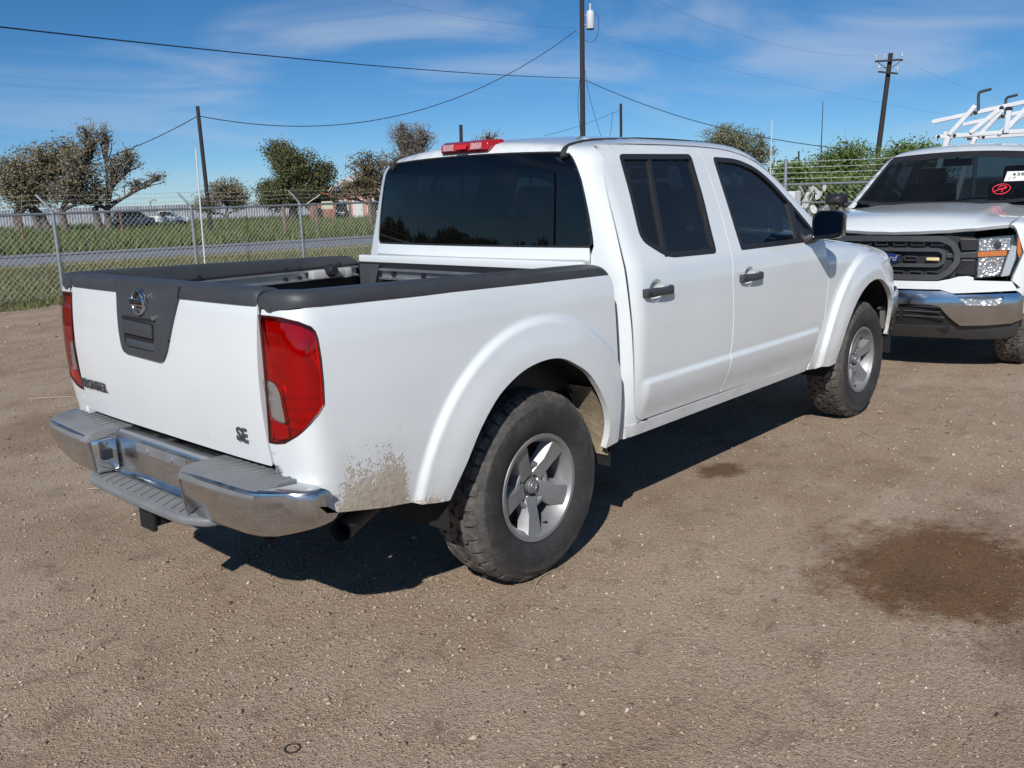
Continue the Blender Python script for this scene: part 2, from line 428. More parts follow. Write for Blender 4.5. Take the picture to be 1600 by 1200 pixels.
def mat_grass_soil():
    t = NT('grass_soil'); c = t.coord(); a = t.noise(c, .25, 6, .6); b = t.noise(c, 9, 6, .7)
    col = t.ramp(a, [(.3, (.075, .085, .030)), (.55, (.10, .105, .042)), (.75, (.16, .14, .07))])
    col = t.mix(.6, col, t.ramp(b, [(.3, (.45, .45, .4)), (.7, (1.25, 1.2, 1.1))]), 'MULTIPLY')
    t.set(Base_Color=col, Roughness=.95); t.bump(b, .8, .05); return t.m
def mat_blades(name, cols):
    t = NT(name); g = t.node('NewGeometry'); r = g.outputs['Random Per Island']
    n = t.noise(t.coord(), .5, 4, .6)
    f = t.math('ADD', t.math('MULTIPLY', r, .6), t.math('MULTIPLY', n, .45))
    k = len(cols); t.set(Base_Color=t.ramp(f, [(.12+.8*i/(k-1), cols[i]) for i in range(k)]), Roughness=.7); t.p.inputs['Specular IOR Level'].default_value = .2
    return t.m
M_SOIL = mat_grass_soil()
GX = 1600
sheet('ground', [(-GX, -GX), (GX, -GX), (GX, GX), (-GX, GX)], -.02, M_SOIL)
def ragged(p, amp, step):
    out = []
    n = len(p)
    for i in range(n):
        a, b = np.array(p[i]), np.array(p[(i+1) % n]); L = np.linalg.norm(b-a); k = max(1, int(L/step)); nn = np.array([-(b-a)[1], (b-a)[0]])/L
        for j in range(k): out.append(tuple(a+(b-a)*j/k+nn*rng.normal(0, amp)*(1 if j else 0)))
    return out
# yard: a sheet of trodden gravel, its edge ragged where the grass starts
edge = ragged([(13.0, -40), (12.3, 11.2), (6.0, 11.45), (2.0, 11.6), (-30, 13.0), (-45, -40)], .10, .45)
sheet('gravel_yard', edge, 0.0, M_GRAVEL)
def mat_asphalt():
    t = NT('asphalt'); c = t.coord(); a = t.noise(c, .6, 5, .6); b = t.noise(c, 30, 4, .7)
    col = t.ramp(a, [(.3, (.165, .172, .19)), (.7, (.235, .242, .26))]); col = t.mix(.5, col, t.ramp(b, [(.3, (.6, .6, .6)), (.7, (1.15, 1.15, 1.15))]), 'MULTIPLY')
    t.set(Base_Color=col, Roughness=.85); t.bump(b, .4, .01); return t.m
M_ASPH = mat_asphalt()
CL = [(-90, 62), (-40, 42.5), (-10, 31.5), (8, 26.2), (14, 24.3), (21, 23.2), (40, 21.6), (90, 19), (200, 14)]
def strip(name, h0, h1, z, mat, **kw):
    c = catmull(CL, 8); L = []; Rr = []
    for i, p in enumerate(c):
        a = np.array(c[max(0, i-1)]); b = np.array(c[min(len(c)-1, i+1)]); t = (b-a)/np.linalg.norm(b-a); n = np.array([-t[1], t[0]])
        w0 = h0+rng.normal(0, .06); L.append(np.array(p)+n*h1); Rr.append(np.array(p)+n*w0)
    v = [(*q, z) for q in Rr]+[(*q, z) for q in L]; k = len(c)
    return mk(name, v, [(i, i+1, k+i+1, k+i) for i in range(k-1)], mat, kind='structure', **kw)
M_SHOULDER = simple('shoulder_gravel', (.33, .28, .22), .95, var=.35, scale=2.5, bump=.6, bscale=20)
strip('road_shoulder', -4.4, 3.35, -.010, M_SHOULDER)
strip('road', -3.3, 3.3, -.003, M_ASPH)
M_ROAD_BAND = simple('road_band_dark', (.045, .047, .052), .7, var=.2)
strip('dark_road_band', .9, 1.5, .002, M_ROAD_BAND)  # darker band running along the far half of the road

# ---- loose stones
def stones():
    n = 95000
    u = rng.random(n); d = 1.5*(9.5**u); az = YAW+np.radians(rng.uniform(-52, 52, n))
    x = CAM[0]+d*np.cos(az); y = CAM[1]+d*np.sin(az)
    s = np.minimum(.0018+rng.gamma(1.35, .0014, n), .016)*(1+.10*np.maximum(d-3, 0)); big = rng.random(n) < .008; s[big] *= rng.uniform(1.6, 2.6, big.sum())
    base = np.array([(1, 0, 0), (0, 1, 0), (-1, 0, 0), (0, -1, 0), (0, 0, 1), (0, 0, -1)], float)
    fa = [(0, 1, 4), (1, 2, 4), (2, 3, 4), (3, 0, 4), (1, 0, 5), (2, 1, 5), (3, 2, 5), (0, 3, 5)]
    V = base[None]*(1+rng.uniform(-.45, .35, (n, 6, 1)))+rng.normal(0, .18, (n, 6, 3))
    a = rng.uniform(0, 2*math.pi, n); ca, sa = np.cos(a)[:, None], np.sin(a)[:, None]
    X = V[..., 0]*ca-V[..., 1]*sa; Yy = V[..., 0]*sa+V[..., 1]*ca
    V = np.stack([X*1.2, Yy, V[..., 2]*.62], -1)*s[:, None, None]; V += np.stack([x, y, s*.28], -1)[:, None]
    dens = .5+.5*np.sin(1.7*x+.8*np.sin(1.3*y))*np.sin(1.9*y+np.sin(.9*x)+.6*np.sin(2.7*x)); ok = (y < 11.2) & (x < 12) & (rng.random(n) < .30+.70*dens**1.4)     # loose and swept patches
    # keep the wheels' contact clear
    V = V[ok]; k = len(V); me = bpy.data.meshes.new('loose_stones'); nf = k*8
    me.vertices.add(k*6); me.loops.add(nf*3); me.polygons.add(nf); me.vertices.foreach_set('co', V.reshape(-1))
    me.loops.foreach_set('vertex_index', (np.array(fa)[None]+6*np.arange(k)[:, None, None]).reshape(-1)); me.polygons.foreach_set('loop_start', np.arange(nf)*3); me.update(calc_edges=True)
    t = NT('stone_mix'); g = t.node('NewGeometry').outputs['Random Per Island']
    t.set(Base_Color=oil_soak(t, t.ramp(g, [(.0, (.15, .11, .08)), (.25, (.30, .222, .16)), (.6, (.42, .315, .23)), (.90, (.50, .39, .295)), (.978, (.56, .46, .365)), (.997, (.74, .68, .59))])), Roughness=.9)
    tag(link('loose_stones', me, t.m), 'loose small stones scattered over the gravel yard', 'gravel', kind='stuff')
stones()

# ---- grass as blades
def blades(n, sampler, h0, h1, w, lean=.45):
    p = sampler(n); n = len(p); h = rng.uniform(h0, h1, n)*rng.uniform(.6, 1, n); a = rng.uniform(0, 2*math.pi, n); l = rng.normal(0, lean, (n, 2))*h[:, None]
    ww = w*rng.uniform(.6, 1.3, n)
    b0 = np.stack([p[:, 0]-np.cos(a)*ww, p[:, 1]-np.sin(a)*ww, p[:, 2]], -1); b1 = np.stack([p[:, 0]+np.cos(a)*ww, p[:, 1]+np.sin(a)*ww, p[:, 2]], -1)
    t = np.stack([p[:, 0]+l[:, 0], p[:, 1]+l[:, 1], p[:, 2]+h], -1)
    return np.stack([b0, b1, t], 1)
M_GRASS = mat_blades('verge_grass', [(.080, .098, .028), (.125, .135, .042), (.20, .19, .078), (.30, .255, .14)])
M_FIELD = mat_blades('field_grass', [(.050, .082, .022), (.085, .122, .032), (.135, .165, .055), (.22, .205, .095)])
def verge(n):
    x = rng.uniform(-9, 24, n); y = 11.3+np.abs(rng.normal(0, .25, n))*0+rng.random(n)**1.15*11.5-.012*(x-5)
    y += np.where(x < 2, (2-x)*.05, 0); cl = interp(x, [q[0] for q in CL], [q[1] for q in CL]); k = y < cl-3.4+rng.normal(0, .3, n)
    return np.stack([x, y, np.full(n, -.02)], -1)[k]
tag(soup('verge_grass', blades(70000, verge, .05, .15, .010), M_GRASS), 'mown grass verge between the gravel yard and the road', 'grass', kind='stuff')
def right_verge(n):
    x = 12.1+rng.random(n)**1.4*26; y = rng.uniform(-7, 10.5, n)
    return np.stack([x, y, np.full(n, -.02)], -1)
tag(soup('bank_grass', blades(22000, right_verge, .08, .30, .016), M_GRASS), 'rough grass strip along the fence behind the parked truck', 'grass', kind='stuff')
def field(n):
    t = rng.random(n); x = rng.uniform(-2, 62, n); cl = interp(x, [q[0] for q in CL], [q[1] for q in CL]); y = cl+3.5+t**1.3*42
    return np.stack([x, y, np.full(n, -.02)], -1)
tag(soup('field_grass', blades(95000, field, .22, .62, .03), M_FIELD), 'tall green grass in the field beyond the road', 'grass', kind='stuff')

# ------------------------------------------------------------------ trees
def bark(name, col): return simple(name, col, .95, var=.35, scale=6, bump=.6, bscale=14)
M_BARK_G = bark('bark_grey', (.125, .105, .088)); M_BARK_D = bark('bark_dark', (.065, .052, .042))
def leafmat(name, cols):
    t = NT(name); g = t.node('NewGeometry'); r = g.outputs['Random Per Island']; n = t.noise(t.coord(), .9, 4, .6)
    f = t.math('ADD', t.math('MULTIPLY', r, .55), t.math('MULTIPLY', n, .5)); k = len(cols)
    t.set(Base_Color=t.ramp(f, [(.15+.75*i/(k-1), cols[i]) for i in range(k)]), Roughness=.65); t.p.inputs['Specular IOR Level'].default_value = .25
    return t.m
LM = dict(olive=leafmat('leaf_olive', [(0.116, 0.102, 0.054), (0.189, 0.168, 0.088), (0.262, 0.229, 0.134), (0.342, 0.299, 0.207)]),
          dark=leafmat('leaf_dark', [(0.044, 0.059, 0.024), (0.085, 0.098, 0.038), (0.140, 0.140, 0.059), (0.195, 0.177, 0.085)]),
          green=leafmat('leaf_green', [(.055, .095, .024), (.10, .155, .038), (.155, .215, .060), (.23, .275, .11)]),
          grey=leafmat('leaf_grey', [(0.195, 0.177, 0.140), (0.268, 0.244, 0.201), (0.354, 0.323, 0.275)]),
          willow=leafmat('leaf_willow', [(.085, .10, .045), (.14, .155, .075), (.20, .21, .115), (.28, .285, .18)]),
          autumn=leafmat('leaf_autumn', [(0.104, 0.100, 0.039), (0.171, 0.146, 0.061), (0.232, 0.183, 0.085), (0.305, 0.189, 0.091)]))
def tree(name, label, px, py, D, blobs, leaf, bk, tips, leaves, lsize, trunk_r=.2, clump=.35, twig=.018, tcol=None, group=None, cat='tree', trunks=((0, 0),), twig_share=1.0):
    """blobs: (px, py, rx, ry) lobes of the crown as seen from the yard; built round the tree's own place D metres off with real depth"""
    s = D/FPX; base = at(px, py, D); base[2] = -.02
    fw = np.array([math.cos(math.atan2(base[1]-CAM[1], base[0]-CAM[0])), math.sin(math.atan2(base[1]-CAM[1], base[0]-CAM[0])), 0]); rt = np.array([fw[1], -fw[0], 0])
    root = empty(name, tuple(base), label=label, cat=cat, group=group)
    forks = {}; Hm = max(at(b[0], b[1], D)[2] for b in blobs); wood = MB(); ls = []; tot = sum(b[2]*b[3] for b in blobs)
    for (bx, by, rx, ry) in blobs:
        cpt = at(bx, by, D)-base; rxm, rym = rx*s, ry*s; dp = (rxm*.9 if rxm < rym*2 else rym*1.2)
        off = fw*rng.uniform(-.35, .35)*dp; cpt = cpt+off
        ti = rng.integers(len(trunks)); tr = trunks[ti]; t0 = np.array([0, 0, 0])+rt*tr[0]*s; h = max(b[1] for b in [(0, cpt[2])])
        if ti not in forks:
            forks[ti] = t0+np.array([0, 0, max(.28*Hm, .5)])+rt*rng.normal(0, .12)+fw*rng.normal(0, .12); wood.tube(catmull([t0, t0*.5+forks[ti]*.5+rt*rng.normal(0, .06), forks[ti]], 4), [trunk_r*(1.25-.45*i/8) for i in range(9)], 8)
        fork = forks[ti]
        jit = lambda k: rng.normal(0, k, 3)
        low = cpt-np.array([0, 0, rym*.55])
        path = [fork-np.array([0, 0, .12]), fork*.75+low*.25+jit(.08*rym), fork*.4+low*.6+jit(.14*rym), low, cpt+np.array([0, 0, rym*.35])+jit(.15*rym)]
        path = catmull(path, 4); k = len(path); wood.tube(path, [max(.018, trunk_r*.62*(1-.86*i/(k-1))) for i in range(k)], 6)
        nt = max(3, int(tips*rx*ry/tot))
        for _ in range(nt):
            v = rng.normal(0, 1, 3); v /= np.linalg.norm(v); v *= rng.random()**.40*rng.uniform(.86, 1.14)
            tip = cpt+rt*v[0]*rxm+fw*v[1]*dp+np.array([0, 0, v[2]*rym]); tip[2] = max(tip[2], .1)
            st = np.array(path[rng.integers(int(k*.45), k)]); mid = st*.5+tip*.5+jit(.10*min(rxm, rym)); mid[2] += .1*rym
            if rng.random() < twig_share: wood.tube([st, mid, tip], [twig*2.4, twig*1.5, twig*.6], 3, cap=False)
            nl = max(1, int(leaves/tips*rng.uniform(.3, 1.7))); c = tip*.82+mid*.18+rng.normal(0, clump*.55, (nl, 3))*np.array([1, 1, .7])
            e1 = rng.normal(0, 1, (nl, 3)); e1 /= np.linalg.norm(e1, axis=1, keepdims=True); e2 = np.cross(e1, rng.normal(0, 1, (nl, 3))); e2 /= np.linalg.norm(e2, axis=1, keepdims=True)
            z = lsize*rng.uniform(.5, 1.35, (nl, 1))
            ls.append(np.stack([c-e1*z, c+e2*z*.55, c+e1*z], 1)); ls.append(np.stack([c-e1*z, c+e1*z, c-e2*z*.55], 1))
    wood.build('trunk', bk, root, smooth=60)
    if ls:
        A = np.concatenate(ls); soup('crown', A, leaf, root)
    return root
tree('spreading_tree', 'broad olive brown tree at the far left, in front of the corrugated wall', 62, 352, 60,
     [(62, 262, 52, 36), (22, 288, 30, 36), (58, 300, 50, 26), (100, 245, 38, 30), (18, 262, 20, 22)], LM['olive'], M_BARK_G, 620, 14500, .070, .24, .44, .020, trunks=((0, 0), (10, 0), (-28, 0)))
tree('gnarled_tree', 'half bare gnarled tree with one long limb reaching right, by the far white pickup', 152, 352, 57,
     [(142, 218, 26, 28), (165, 214, 16, 20), (125, 262, 38, 34), (150, 298, 34, 24), (182, 262, 24, 26), (202, 248, 20, 22), (212, 288, 22, 12), (240, 278, 20, 9), (110, 300, 34, 26)], LM['olive'], M_BARK_G, 620, 5200, .062, .20, .32, .022, trunks=((0, 0), (14, 0), (-40, 0)))
tree('low_bush_tree', 'low scrubby tree beside the dark leaning pole, in front of the corrugated wall', 358, 352, 66, [(350, 300, 34, 22), (320, 318, 22, 14), (375, 308, 20, 18)], LM['olive'], M_BARK_G, 320, 5600, .066, .12, .36, .018)
tree('dense_tree', 'tall dense dark green tree with a wind bent top behind the fence', 462, 356, 66, [(440, 240, 26, 20), (462, 262, 40, 28), (458, 298, 54, 28), (505, 272, 20, 22), (425, 305, 26, 24), (500, 305, 26, 20)], LM['dark'], M_BARK_D, 760, 27000, .078, .3, .46, .018)
tree('thin_tree', 'thin autumn brown tree left of the white cab', 585, 350, 62, [(575, 262, 34, 26), (560, 292, 30, 22), (600, 288, 34, 30), (620, 262, 26, 26), (540, 300, 16, 16)], LM['autumn'], M_BARK_D, 440, 6600, .064, .18, .36, .020)
tree('bare_tree', 'grey leafless round tree rising behind the cab roof', 640, 350, 78, [(640, 218, 38, 30), (625, 205, 22, 18), (662, 214, 22, 24), (640, 250, 30, 26)], LM['grey'], M_BARK_G, 600, 3400, .06, .18, .4, .017)
tree('bare_tree', 'small bare tree top showing just over the red brake light on the roof', 762, 350, 80, [(765, 216, 18, 14), (750, 228, 20, 16)], LM['grey'], M_BARK_G, 120, 600, .09, .16, .5, .024)
tree('wispy_tree', 'tall wispy olive tree over the cab roof at right', 1150, 330, 60, [(1128, 216, 30, 24), (1158, 224, 36, 24), (1188, 242, 26, 24), (1120, 245, 30, 24)], LM['willow'], M_BARK_G, 520, 9500, .062, .14, .38, .012)
tree('leafy_bush', 'bright green bush left of the leaning twin arm pole', 1322, 312, 36, [(1300, 262, 44, 24), (1330, 246, 34, 22), (1345, 278, 40, 26), (1270, 280, 40, 22)], LM['green'], M_BARK_D, 300, 15000, .048, .08, .40, .009, cat='bush')
tree('leafy_bush', 'bright green bush right behind the windscreen of the parked work truck', 1432, 300, 34, [(1430, 240, 34, 18), (1405, 255, 40, 20), (1440, 268, 40, 24)], LM['green'], M_BARK_D, 240, 11500, .046, .08, .40, .009, cat='bush')
tree('thorn_scrub', 'tangled green scrub behind the fence beside the door mirror', 1262, 318, 25, [(1240, 290, 44, 18), (1290, 298, 40, 16), (1330, 296, 40, 18), (1230, 268, 30, 12)], LM['green'], M_BARK_G, 240, 6800, .055, .06, .3, .010, cat='bush')
# a wood behind the photographer: it is what the dark rear window mirrors
def wood():
    T = []
    for a in np.arange(96, 236, .55):
        D = rng.uniform(78, 92); top = 3.1+.45*math.sin(a*.35)+.35*math.sin(a*.93+1)+rng.normal(0, .12)
        c = np.array([CAM[0]+D*math.cos(R(a)), CAM[1]+D*math.sin(R(a)), 0]); n = 260
        p = c+np.stack([rng.normal(0, .8, n), rng.normal(0, .8, n), top*np.sqrt(rng.random(n))], -1); e = rng.normal(0, .30, (n, 2, 3)); T.append(np.stack([p, p+e[:, 0], p+e[:, 1]], 1))
    o = soup('woodland', np.concatenate(T), LM['dark']); tag(o, 'dark wood behind the yard, seen mirrored in the rear window', 'trees', kind='stuff')
wood()

# ------------------------------------------------------------------ fences
M_GALV = simple('galvanised', (.46, .48, .49), .42, .75, var=.15, scale=20); M_WIRE = simple('fence_wire', (.66, .68, .64), .55, .1)
M_RUST = simple('rusty_post', (.20, .095, .05), .9, var=.4, scale=12, bump=.4); M_WOODP = simple('weathered_wood', (.17, .12, .085), .9, var=.35, scale=8, bump=.5)
def chain_fence(name, label, a, b, h, spacing, post_r=.030, dia=.097, midrail=None, arm=None, wires=3, skip0=False):
    a, b = np.array(a, float), np.array(b, float); L = np.linalg.norm(b-a); t = (b-a)/L; n = np.array([-t[1], t[0]])
    root = empty(name, (*a, 0), label=label, cat='fence'); W = lambda s_, z, o=0: (t[0]*s_+n[0]*o, t[1]*s_+n[1]*o, z)
    k = int(round(L/spacing))
    for i in range(k+1):
        if arm is not None:
            q = MB(); q.tube([W(i*spacing, -.1), W(i*spacing, h+.02)], post_r, 10); po = q.build('post', M_GALV, root, smooth=40)
            q = MB(); q.tube([W(i*spacing, h), W(i*spacing-.02, h+.06, 0), W(i*spacing-.16, h+.30, arm)], [.034, .024, .018], 8); q.build('barb_arm', M_GALV, po, smooth=40)
        else:
            q = MB(); q.tube([W(i*spacing, -.1), W(i*spacing, h+.42)], post_r, 10); q.build('post', M_GALV, root, smooth=40)
    q = MB(); q.tube([W(0, h), W(L, h)], .022, 10); q.build('top_rail', M_GALV, root, smooth=40)
    if midrail: q = MB(); q.tube([W(0, midrail, -.02), W(L, midrail, -.02)], .014, 8); q.build('mid_rail', M_GALV, root, smooth=40)
    # mesh: two families of slanting wires woven a few millimetres apart
    q = MB(); step = dia; H = h-.06
    m_ = int(L/step)+int(H/step)+2
    for sgn, o in ((1, .004), (-1, -.004)):
        for i in range(-int(H/step)-2, m_):
            s0, z0 = i*step, .04; s1, z1 = s0+H, .04+H
            c0, c1 = max(s0, 0), min(s1, L)
            if c1-c0 < .02: continue
            p0 = (c0, z0+(c0-s0)); p1 = (c1, z0+(c1-s0))
            if sgn < 0: p0, p1 = (p0[0], .08+H-p0[1]), (p1[0], .08+H-p1[1])
            mid = ((p0[0]+p1[0])/2, (p0[1]+p1[1])/2)
            q.tube([W(p0[0], p0[1], o), W(mid[0], mid[1], o), W(p1[0], p1[1], o)], .0015, 3, cap=False)
    tag(q.build('chain_mesh', M_WIRE, root), kind='stuff')
    for j in range(wires):
        pts = []
        for i in range(k*4+1):
            s_ = i*spacing/4; sag = .015*math.sin(math.pi*((i % 4)/4))
            if arm is not None: f = (j+1)/wires; pts.append(W(s_-.16*f, h+.06+.24*f-sag, arm*f))
            else: pts.append(W(s_, h+.10+.09*j-sag))
        q = MB(); q.tube(pts, .0028, 3, cap=False)
        for i in range(int(L/.13)):
            u = i*.13/L*(len(pts)-1); i0 = min(int(u), len(pts)-2); p = np.array(pts[i0])*(1-(u-i0))+np.array(pts[i0+1])*(u-i0); e = rng.normal(0, .014, 3); q.tube([p-e, p+e], .0016, 3, cap=False)
        q.build('barbed_wire', M_WIRE, root)
    return root
f5 = np.array([math.cos(R(5)), math.sin(R(5))]); F0 = np.array([3.5, 12.56])
chain_fence('chain_link_fence', 'galvanised chain link fence with barbed wire on slanted arms along the road', F0-f5*2.57*4, F0+f5*2.57*4, 1.40, 2.57, arm=.13)
chain_fence('chain_link_fence', 'chain link fence with straight posts and barbed wire behind the door mirror', (12.6, 12.9), (11.45, -6.5), 1.50, 3.0, midrail=1.20, wires=4)
q = MB(); p = at(319, 410, 17.3); q.tube([(p[0], p[1], -.1), (p[0]+.05, p[1]-.02, 2.45)], .015, 8); q.build('white_pipe', simple('white_pipe_paint', (.62, .64, .66), .5, var=.1), None, smooth=40, label='thin white pipe standing by the fence in front of the dark leaning pole', cat='pipe')
# rusty posts of the field fence beyond the road
for px, py, D, h, w, mt, lb in ((38, 388, 39.5, 1.35, .09, M_RUST, 'rusty brown field post at the far left beyond the road'), (193, 377, 42, 1.25, .085, M_RUST, 'thin rusty field post below the gnarled tree beyond the road'), (447, 372, 38, 1.30, .16, M_WOODP, 'stout brown wooden post beyond the road below the dense tree'),
                            (497, 366, 41, 1.35, .15, M_WOODP, 'brown wooden post in front of the board sign beyond the road'), (549, 361, 44, 1.3, .12, M_WOODP, 'grey brown wooden post in front of the pink house'), (580, 358, 45, 1.5, .2, M_WOODP, 'thick grey wooden post at the left edge of the cab')):
    p = at(px, py, D); q = MB(); q.tube([(0, 0, -.1), (.01, .0, h*.5), (-.02, .01, h-.03), (-.02, .01, h)], [w*.55, w*.5, w*.48, w*.36], 8); o = q.build('field_post', mt, None, smooth=40, label=lb, cat='post', group='posts of the field fence beyond the road'); o.location = (p[0], p[1], 0)

# ------------------------------------------------------------------ corrugated wall, house, far vehicles
M_CORR = simple('corrugated_steel', (.42, .44, .47), .5, .35, var=.2, scale=1.2)
def corr_wall():
    a, b = np.array([20.5, 74.5]), np.array([52.0, 57.5]); L = np.linalg.norm(b-a); t = (b-a)/L; n = np.array([-t[1], t[0]])
    root = empty('corrugated_wall', (*a, 0), label='long pale grey corrugated metal wall at the back of the field', cat='wall'); W = 2.1; k = int(L/W); pitch = .21
    for j in range(k):
        h = 1.46+rng.normal(0, .03); v = []; m_ = int(W/pitch)*2
        for i in range(m_+1):
            s_ = j*W+(W-.03)*i/m_; o = (.035 if i % 2 else -.035)+rng.normal(0, .004)+.02*(j % 2)
            v += [(t[0]*s_+n[0]*o, t[1]*s_+n[1]*o, -.05), (t[0]*s_+n[0]*o, t[1]*s_+n[1]*o, h)]
        mk('steel_panel', v, [(2*i, 2*i+2, 2*i+3, 2*i+1) for i in range(m_)], M_CORR, root)
    q = MB()
    for j in range(0, k+1, 2): q.box((t[0]*j*W+n[0]*.1, t[1]*j*W+n[1]*.1, .7), (.09, .09, 1.4))
    q.build('stud_frame', M_WOODP, root)
corr_wall()
M_PINK = simple('pink_plaster', (.52, .27, .245), .9, var=.18, scale=1.5); M_ROOFW = simple('white_roof', (.62, .62, .60), .6, var=.15, scale=2); M_TRIM = simple('white_trim', (.72, .72, .70), .6, var=.08); M_DARKGL = simple('dark_pane', (.03, .035, .04), .15)
def pink_house():
    p = at(556, 345, 70); az = math.atan2(p[1]-CAM[1], p[0]-CAM[0]); root = empty('pink_house', (p[0], p[1], 0), az-math.pi/2+R(8), label='pink plastered house with white gable trim behind the thin tree', cat='house')
    w, d, h, ap = 2.5, 3.2, 1.65, 3.1       # half width, half depth
    MB().add([(-w, -d, -.05), (w, -d, -.05), (w, d, -.05), (-w, d, -.05), (-w, -d, h), (w, -d, h), (w, d, h), (-w, d, h), (0, -d, ap), (0, d, ap)],
             [(0, 1, 5, 8, 4), (2, 3, 7, 9, 6), (1, 2, 6, 5), (3, 0, 4, 7)]).build('wall', M_PINK, root)
    r = MB()
    for s_ in (-1, 1):
        o = .3; r.prism([(0, -d-o, ap+.06), (s_*(w+.35), -d-o, h-.12), (s_*(w+.35), d+o, h-.12), (0, d+o, ap+.06)], (0, 0, .07))
    rf = r.build('roof', M_ROOFW, root)
    for s_ in (-1, 1):
        q = MB(); q.prism([(0, -d-.33, ap-.10), (s_*(w+.37), -d-.33, h-.28), (s_*(w+.37), -d-.33, h-.06), (0, -d-.33, ap+.12)], (0, -.05, 0)); q.build('barge_board', M_TRIM, rf)
    for x0 in (-1.4, .9):
        wn = MB().box((x0, -d-.02, .95), (.95, .08, .9)).build('window', M_TRIM, root, bevel=.01); MB().box((x0, -d-.065, .95), (.75, .04, .7)).build('pane', M_DARKGL, wn)
    dr = MB().box((-.25, -d-.02, .70), (.72, .07, 1.45)).build('door', M_TRIM, root, bevel=.01); MB().box((.0, -d-.075, .70), (.05, .05, .05)).build('handle', M_DARKGL, dr)
pink_house()
def shed():
    p = at(505, 345, 64); az = math.atan2(p[1]-CAM[1], p[0]-CAM[0]); root = empty('broken_shed', (p[0], p[1], 0), az-math.pi/2, label='small broken brick red shed with torn red and white roof sheets', cat='shed')
    mr = simple('brick_red', (.30, .14, .10), .9, var=.3, scale=3); red = simple('torn_red', (.42, .09, .06), .6, var=.2)
    MB().box((0, .6, .55), (1.7, 1.2, 1.2)).build('wall', mr, root); MB().box((-.3, -.02, .5), (.55, .06, .9)).build('door', M_DARKGL, root)
    for c, dd, rt, mt in (((-.55, .4, 1.55), (1.1, 1.2, .05), R(-32), M_ROOFW), ((.35, .4, 1.85), (.8, 1.1, .05), R(20), red), ((.75, .3, 2.1), (.55, .9, .05), R(-55), red), ((.62, .25, 2.2), (.4, .3, .05), R(-50), M_ROOFW)):
        MB().box(c, dd, Matrix.Rotation(rt, 3, 'Y')).build('roof_sheet', mt, root)
shed()
def board_sign():
    p = at(513, 345, 46); az = math.atan2(p[1]-CAM[1], p[0]-CAM[0]); root = empty('board_sign', (p[0], p[1], 0), az-math.pi/2, label='small cream board sign on legs beyond the road', cat='sign')
    MB().box((0, 0, 1.22), (.55, .04, .38)).build('board', simple('cream_board', (.55, .52, .38), .7, var=.1), root, bevel=.005)
    for s_ in (-.2, .2): MB().box((s_, .03, .55), (.05, .05, 1.2)).build('leg', M_WOODP, root)
    q = MB()
    for i in range(5): q.box((-.02+.045*i, -.024, 1.27), (.022+.008*(i % 2), .006, .07))
    q.build('lettering', M_DARKGL, root)
board_sign()
M_WHITEV = simple('white_van_paint', (.78, .79, .80), .3, coat=.5); M_TYREF = simple('far_tyre', (.02, .02, .02), .9)
def far_truck(name, label, px, py, D, rz, mt, kind):
    p = at(px, py, D); root = empty(name, (p[0], p[1], .0), rz, label=label, cat='vehicle')
    if kind == 'pickup': prof = [(-1.35, .38), (1.35, .38), (1.38, .62), (1.05, .72), (.62, .76), (.30, 1.12), (-.42, 1.12), (-.50, .78), (-1.35, .76)]
    else: prof = [(-1.2, .35), (1.2, .35), (1.22, .72), (.8, .80), (.45, 1.15), (-.95, 1.18), (-1.2, .8)]
    MB().prism([(x, -.52, z) for x, z in prof], (0, 1.04, 0)).build('body', mt, root, bevel=.04)
    for s_ in (-1, 1):
        y = .525*s_
        if kind == 'pickup': gl = [(-.36, .80), (.50, .80), (.26, 1.06), (-.36, 1.06)]
        else: gl = [(-.9, .82), (.62, .82), (.38, 1.09), (-.85, 1.10)]
        MB().prism([(x, y, z) for x, z in gl], (0, .012*s_, 0)).build('window', M_DARKGL, root)
        for x in (-.82, .85):
            q = MB(); q.lathe([(.05, -.09), (.24, -.09), (.26, -.05), (.26, .05), (.24, .09), (.05, .09)], 18, 'y', (x, .45*s_, .26)); q.build('wheel', M_TYREF, root, smooth=40)
    MB().prism([(.60, -.46, .79), (.60, .46, .79), (.33, .42, 1.08), (.33, -.42, 1.08)], (.012, 0, .012)).build('windscreen', M_DARKGL, root)
    MB().box((1.40, 0, .45), (.08, 1.0, .14)).build('bumper', simple('far_chrome', (.5, .5, .5), .3, .9), root, bevel=.02)
far_truck('far_pickup', 'tiny white pickup parked by the corrugated wall beyond the field', 262, 352, 63, R(-32), M_WHITEV, 'pickup')
far_truck('wrecked_car', 'faded grey brown wreck of a car under the gnarled tree', 210, 356, 60, R(-25), simple('faded_paint', (.46, .41, .375), .85, var=.35, scale=4), 'wagon')

# ------------------------------------------------------------------ poles and wires
M_POLE = simple('creosote_pole', (.034, .027, .024), .9, var=.35, scale=5, bump=.4); M_CABLE = simple('cable', (.022, .022, .026), .6); M_INS = simple('insulator', (.62, .63, .65), .25)
def pole(name, label, pb, pt, D, r0, r1, zb=-.1, zt=None):
    b = at(*pb, D); t = at(*pt, D); b[2] = zb
    root = empty(name, (b[0], b[1], 0), label=label, cat='pole'); d = t-b
    q = MB(); q.tube([(d[0]*f, d[1]*f, zb+(t[2]-zb)*f) for f in (0, .25, .5, .75, 1)], [r0+(r1-r0)*f for f in (0, .25, .5, .75, 1)], 12); q.build('shaft', M_POLE, root, smooth=40)
    return root, t
P1, t1 = pole('utility_pole', 'short dark leaning pole without crossarm behind the fence at left', (329, 352), (308.5, 166), 45, .105, .085)
P2, t2 = pole('utility_pole', 'tall dark pole with a white can transformer rising past the top of the picture', (911, 310), (909, -40), 52, .16, .125)
P3, t3 = pole('utility_pole', 'thin dark pole top showing over the cab roof right of the transformer pole', (971, 305), (970, 162), 70, .11, .10)
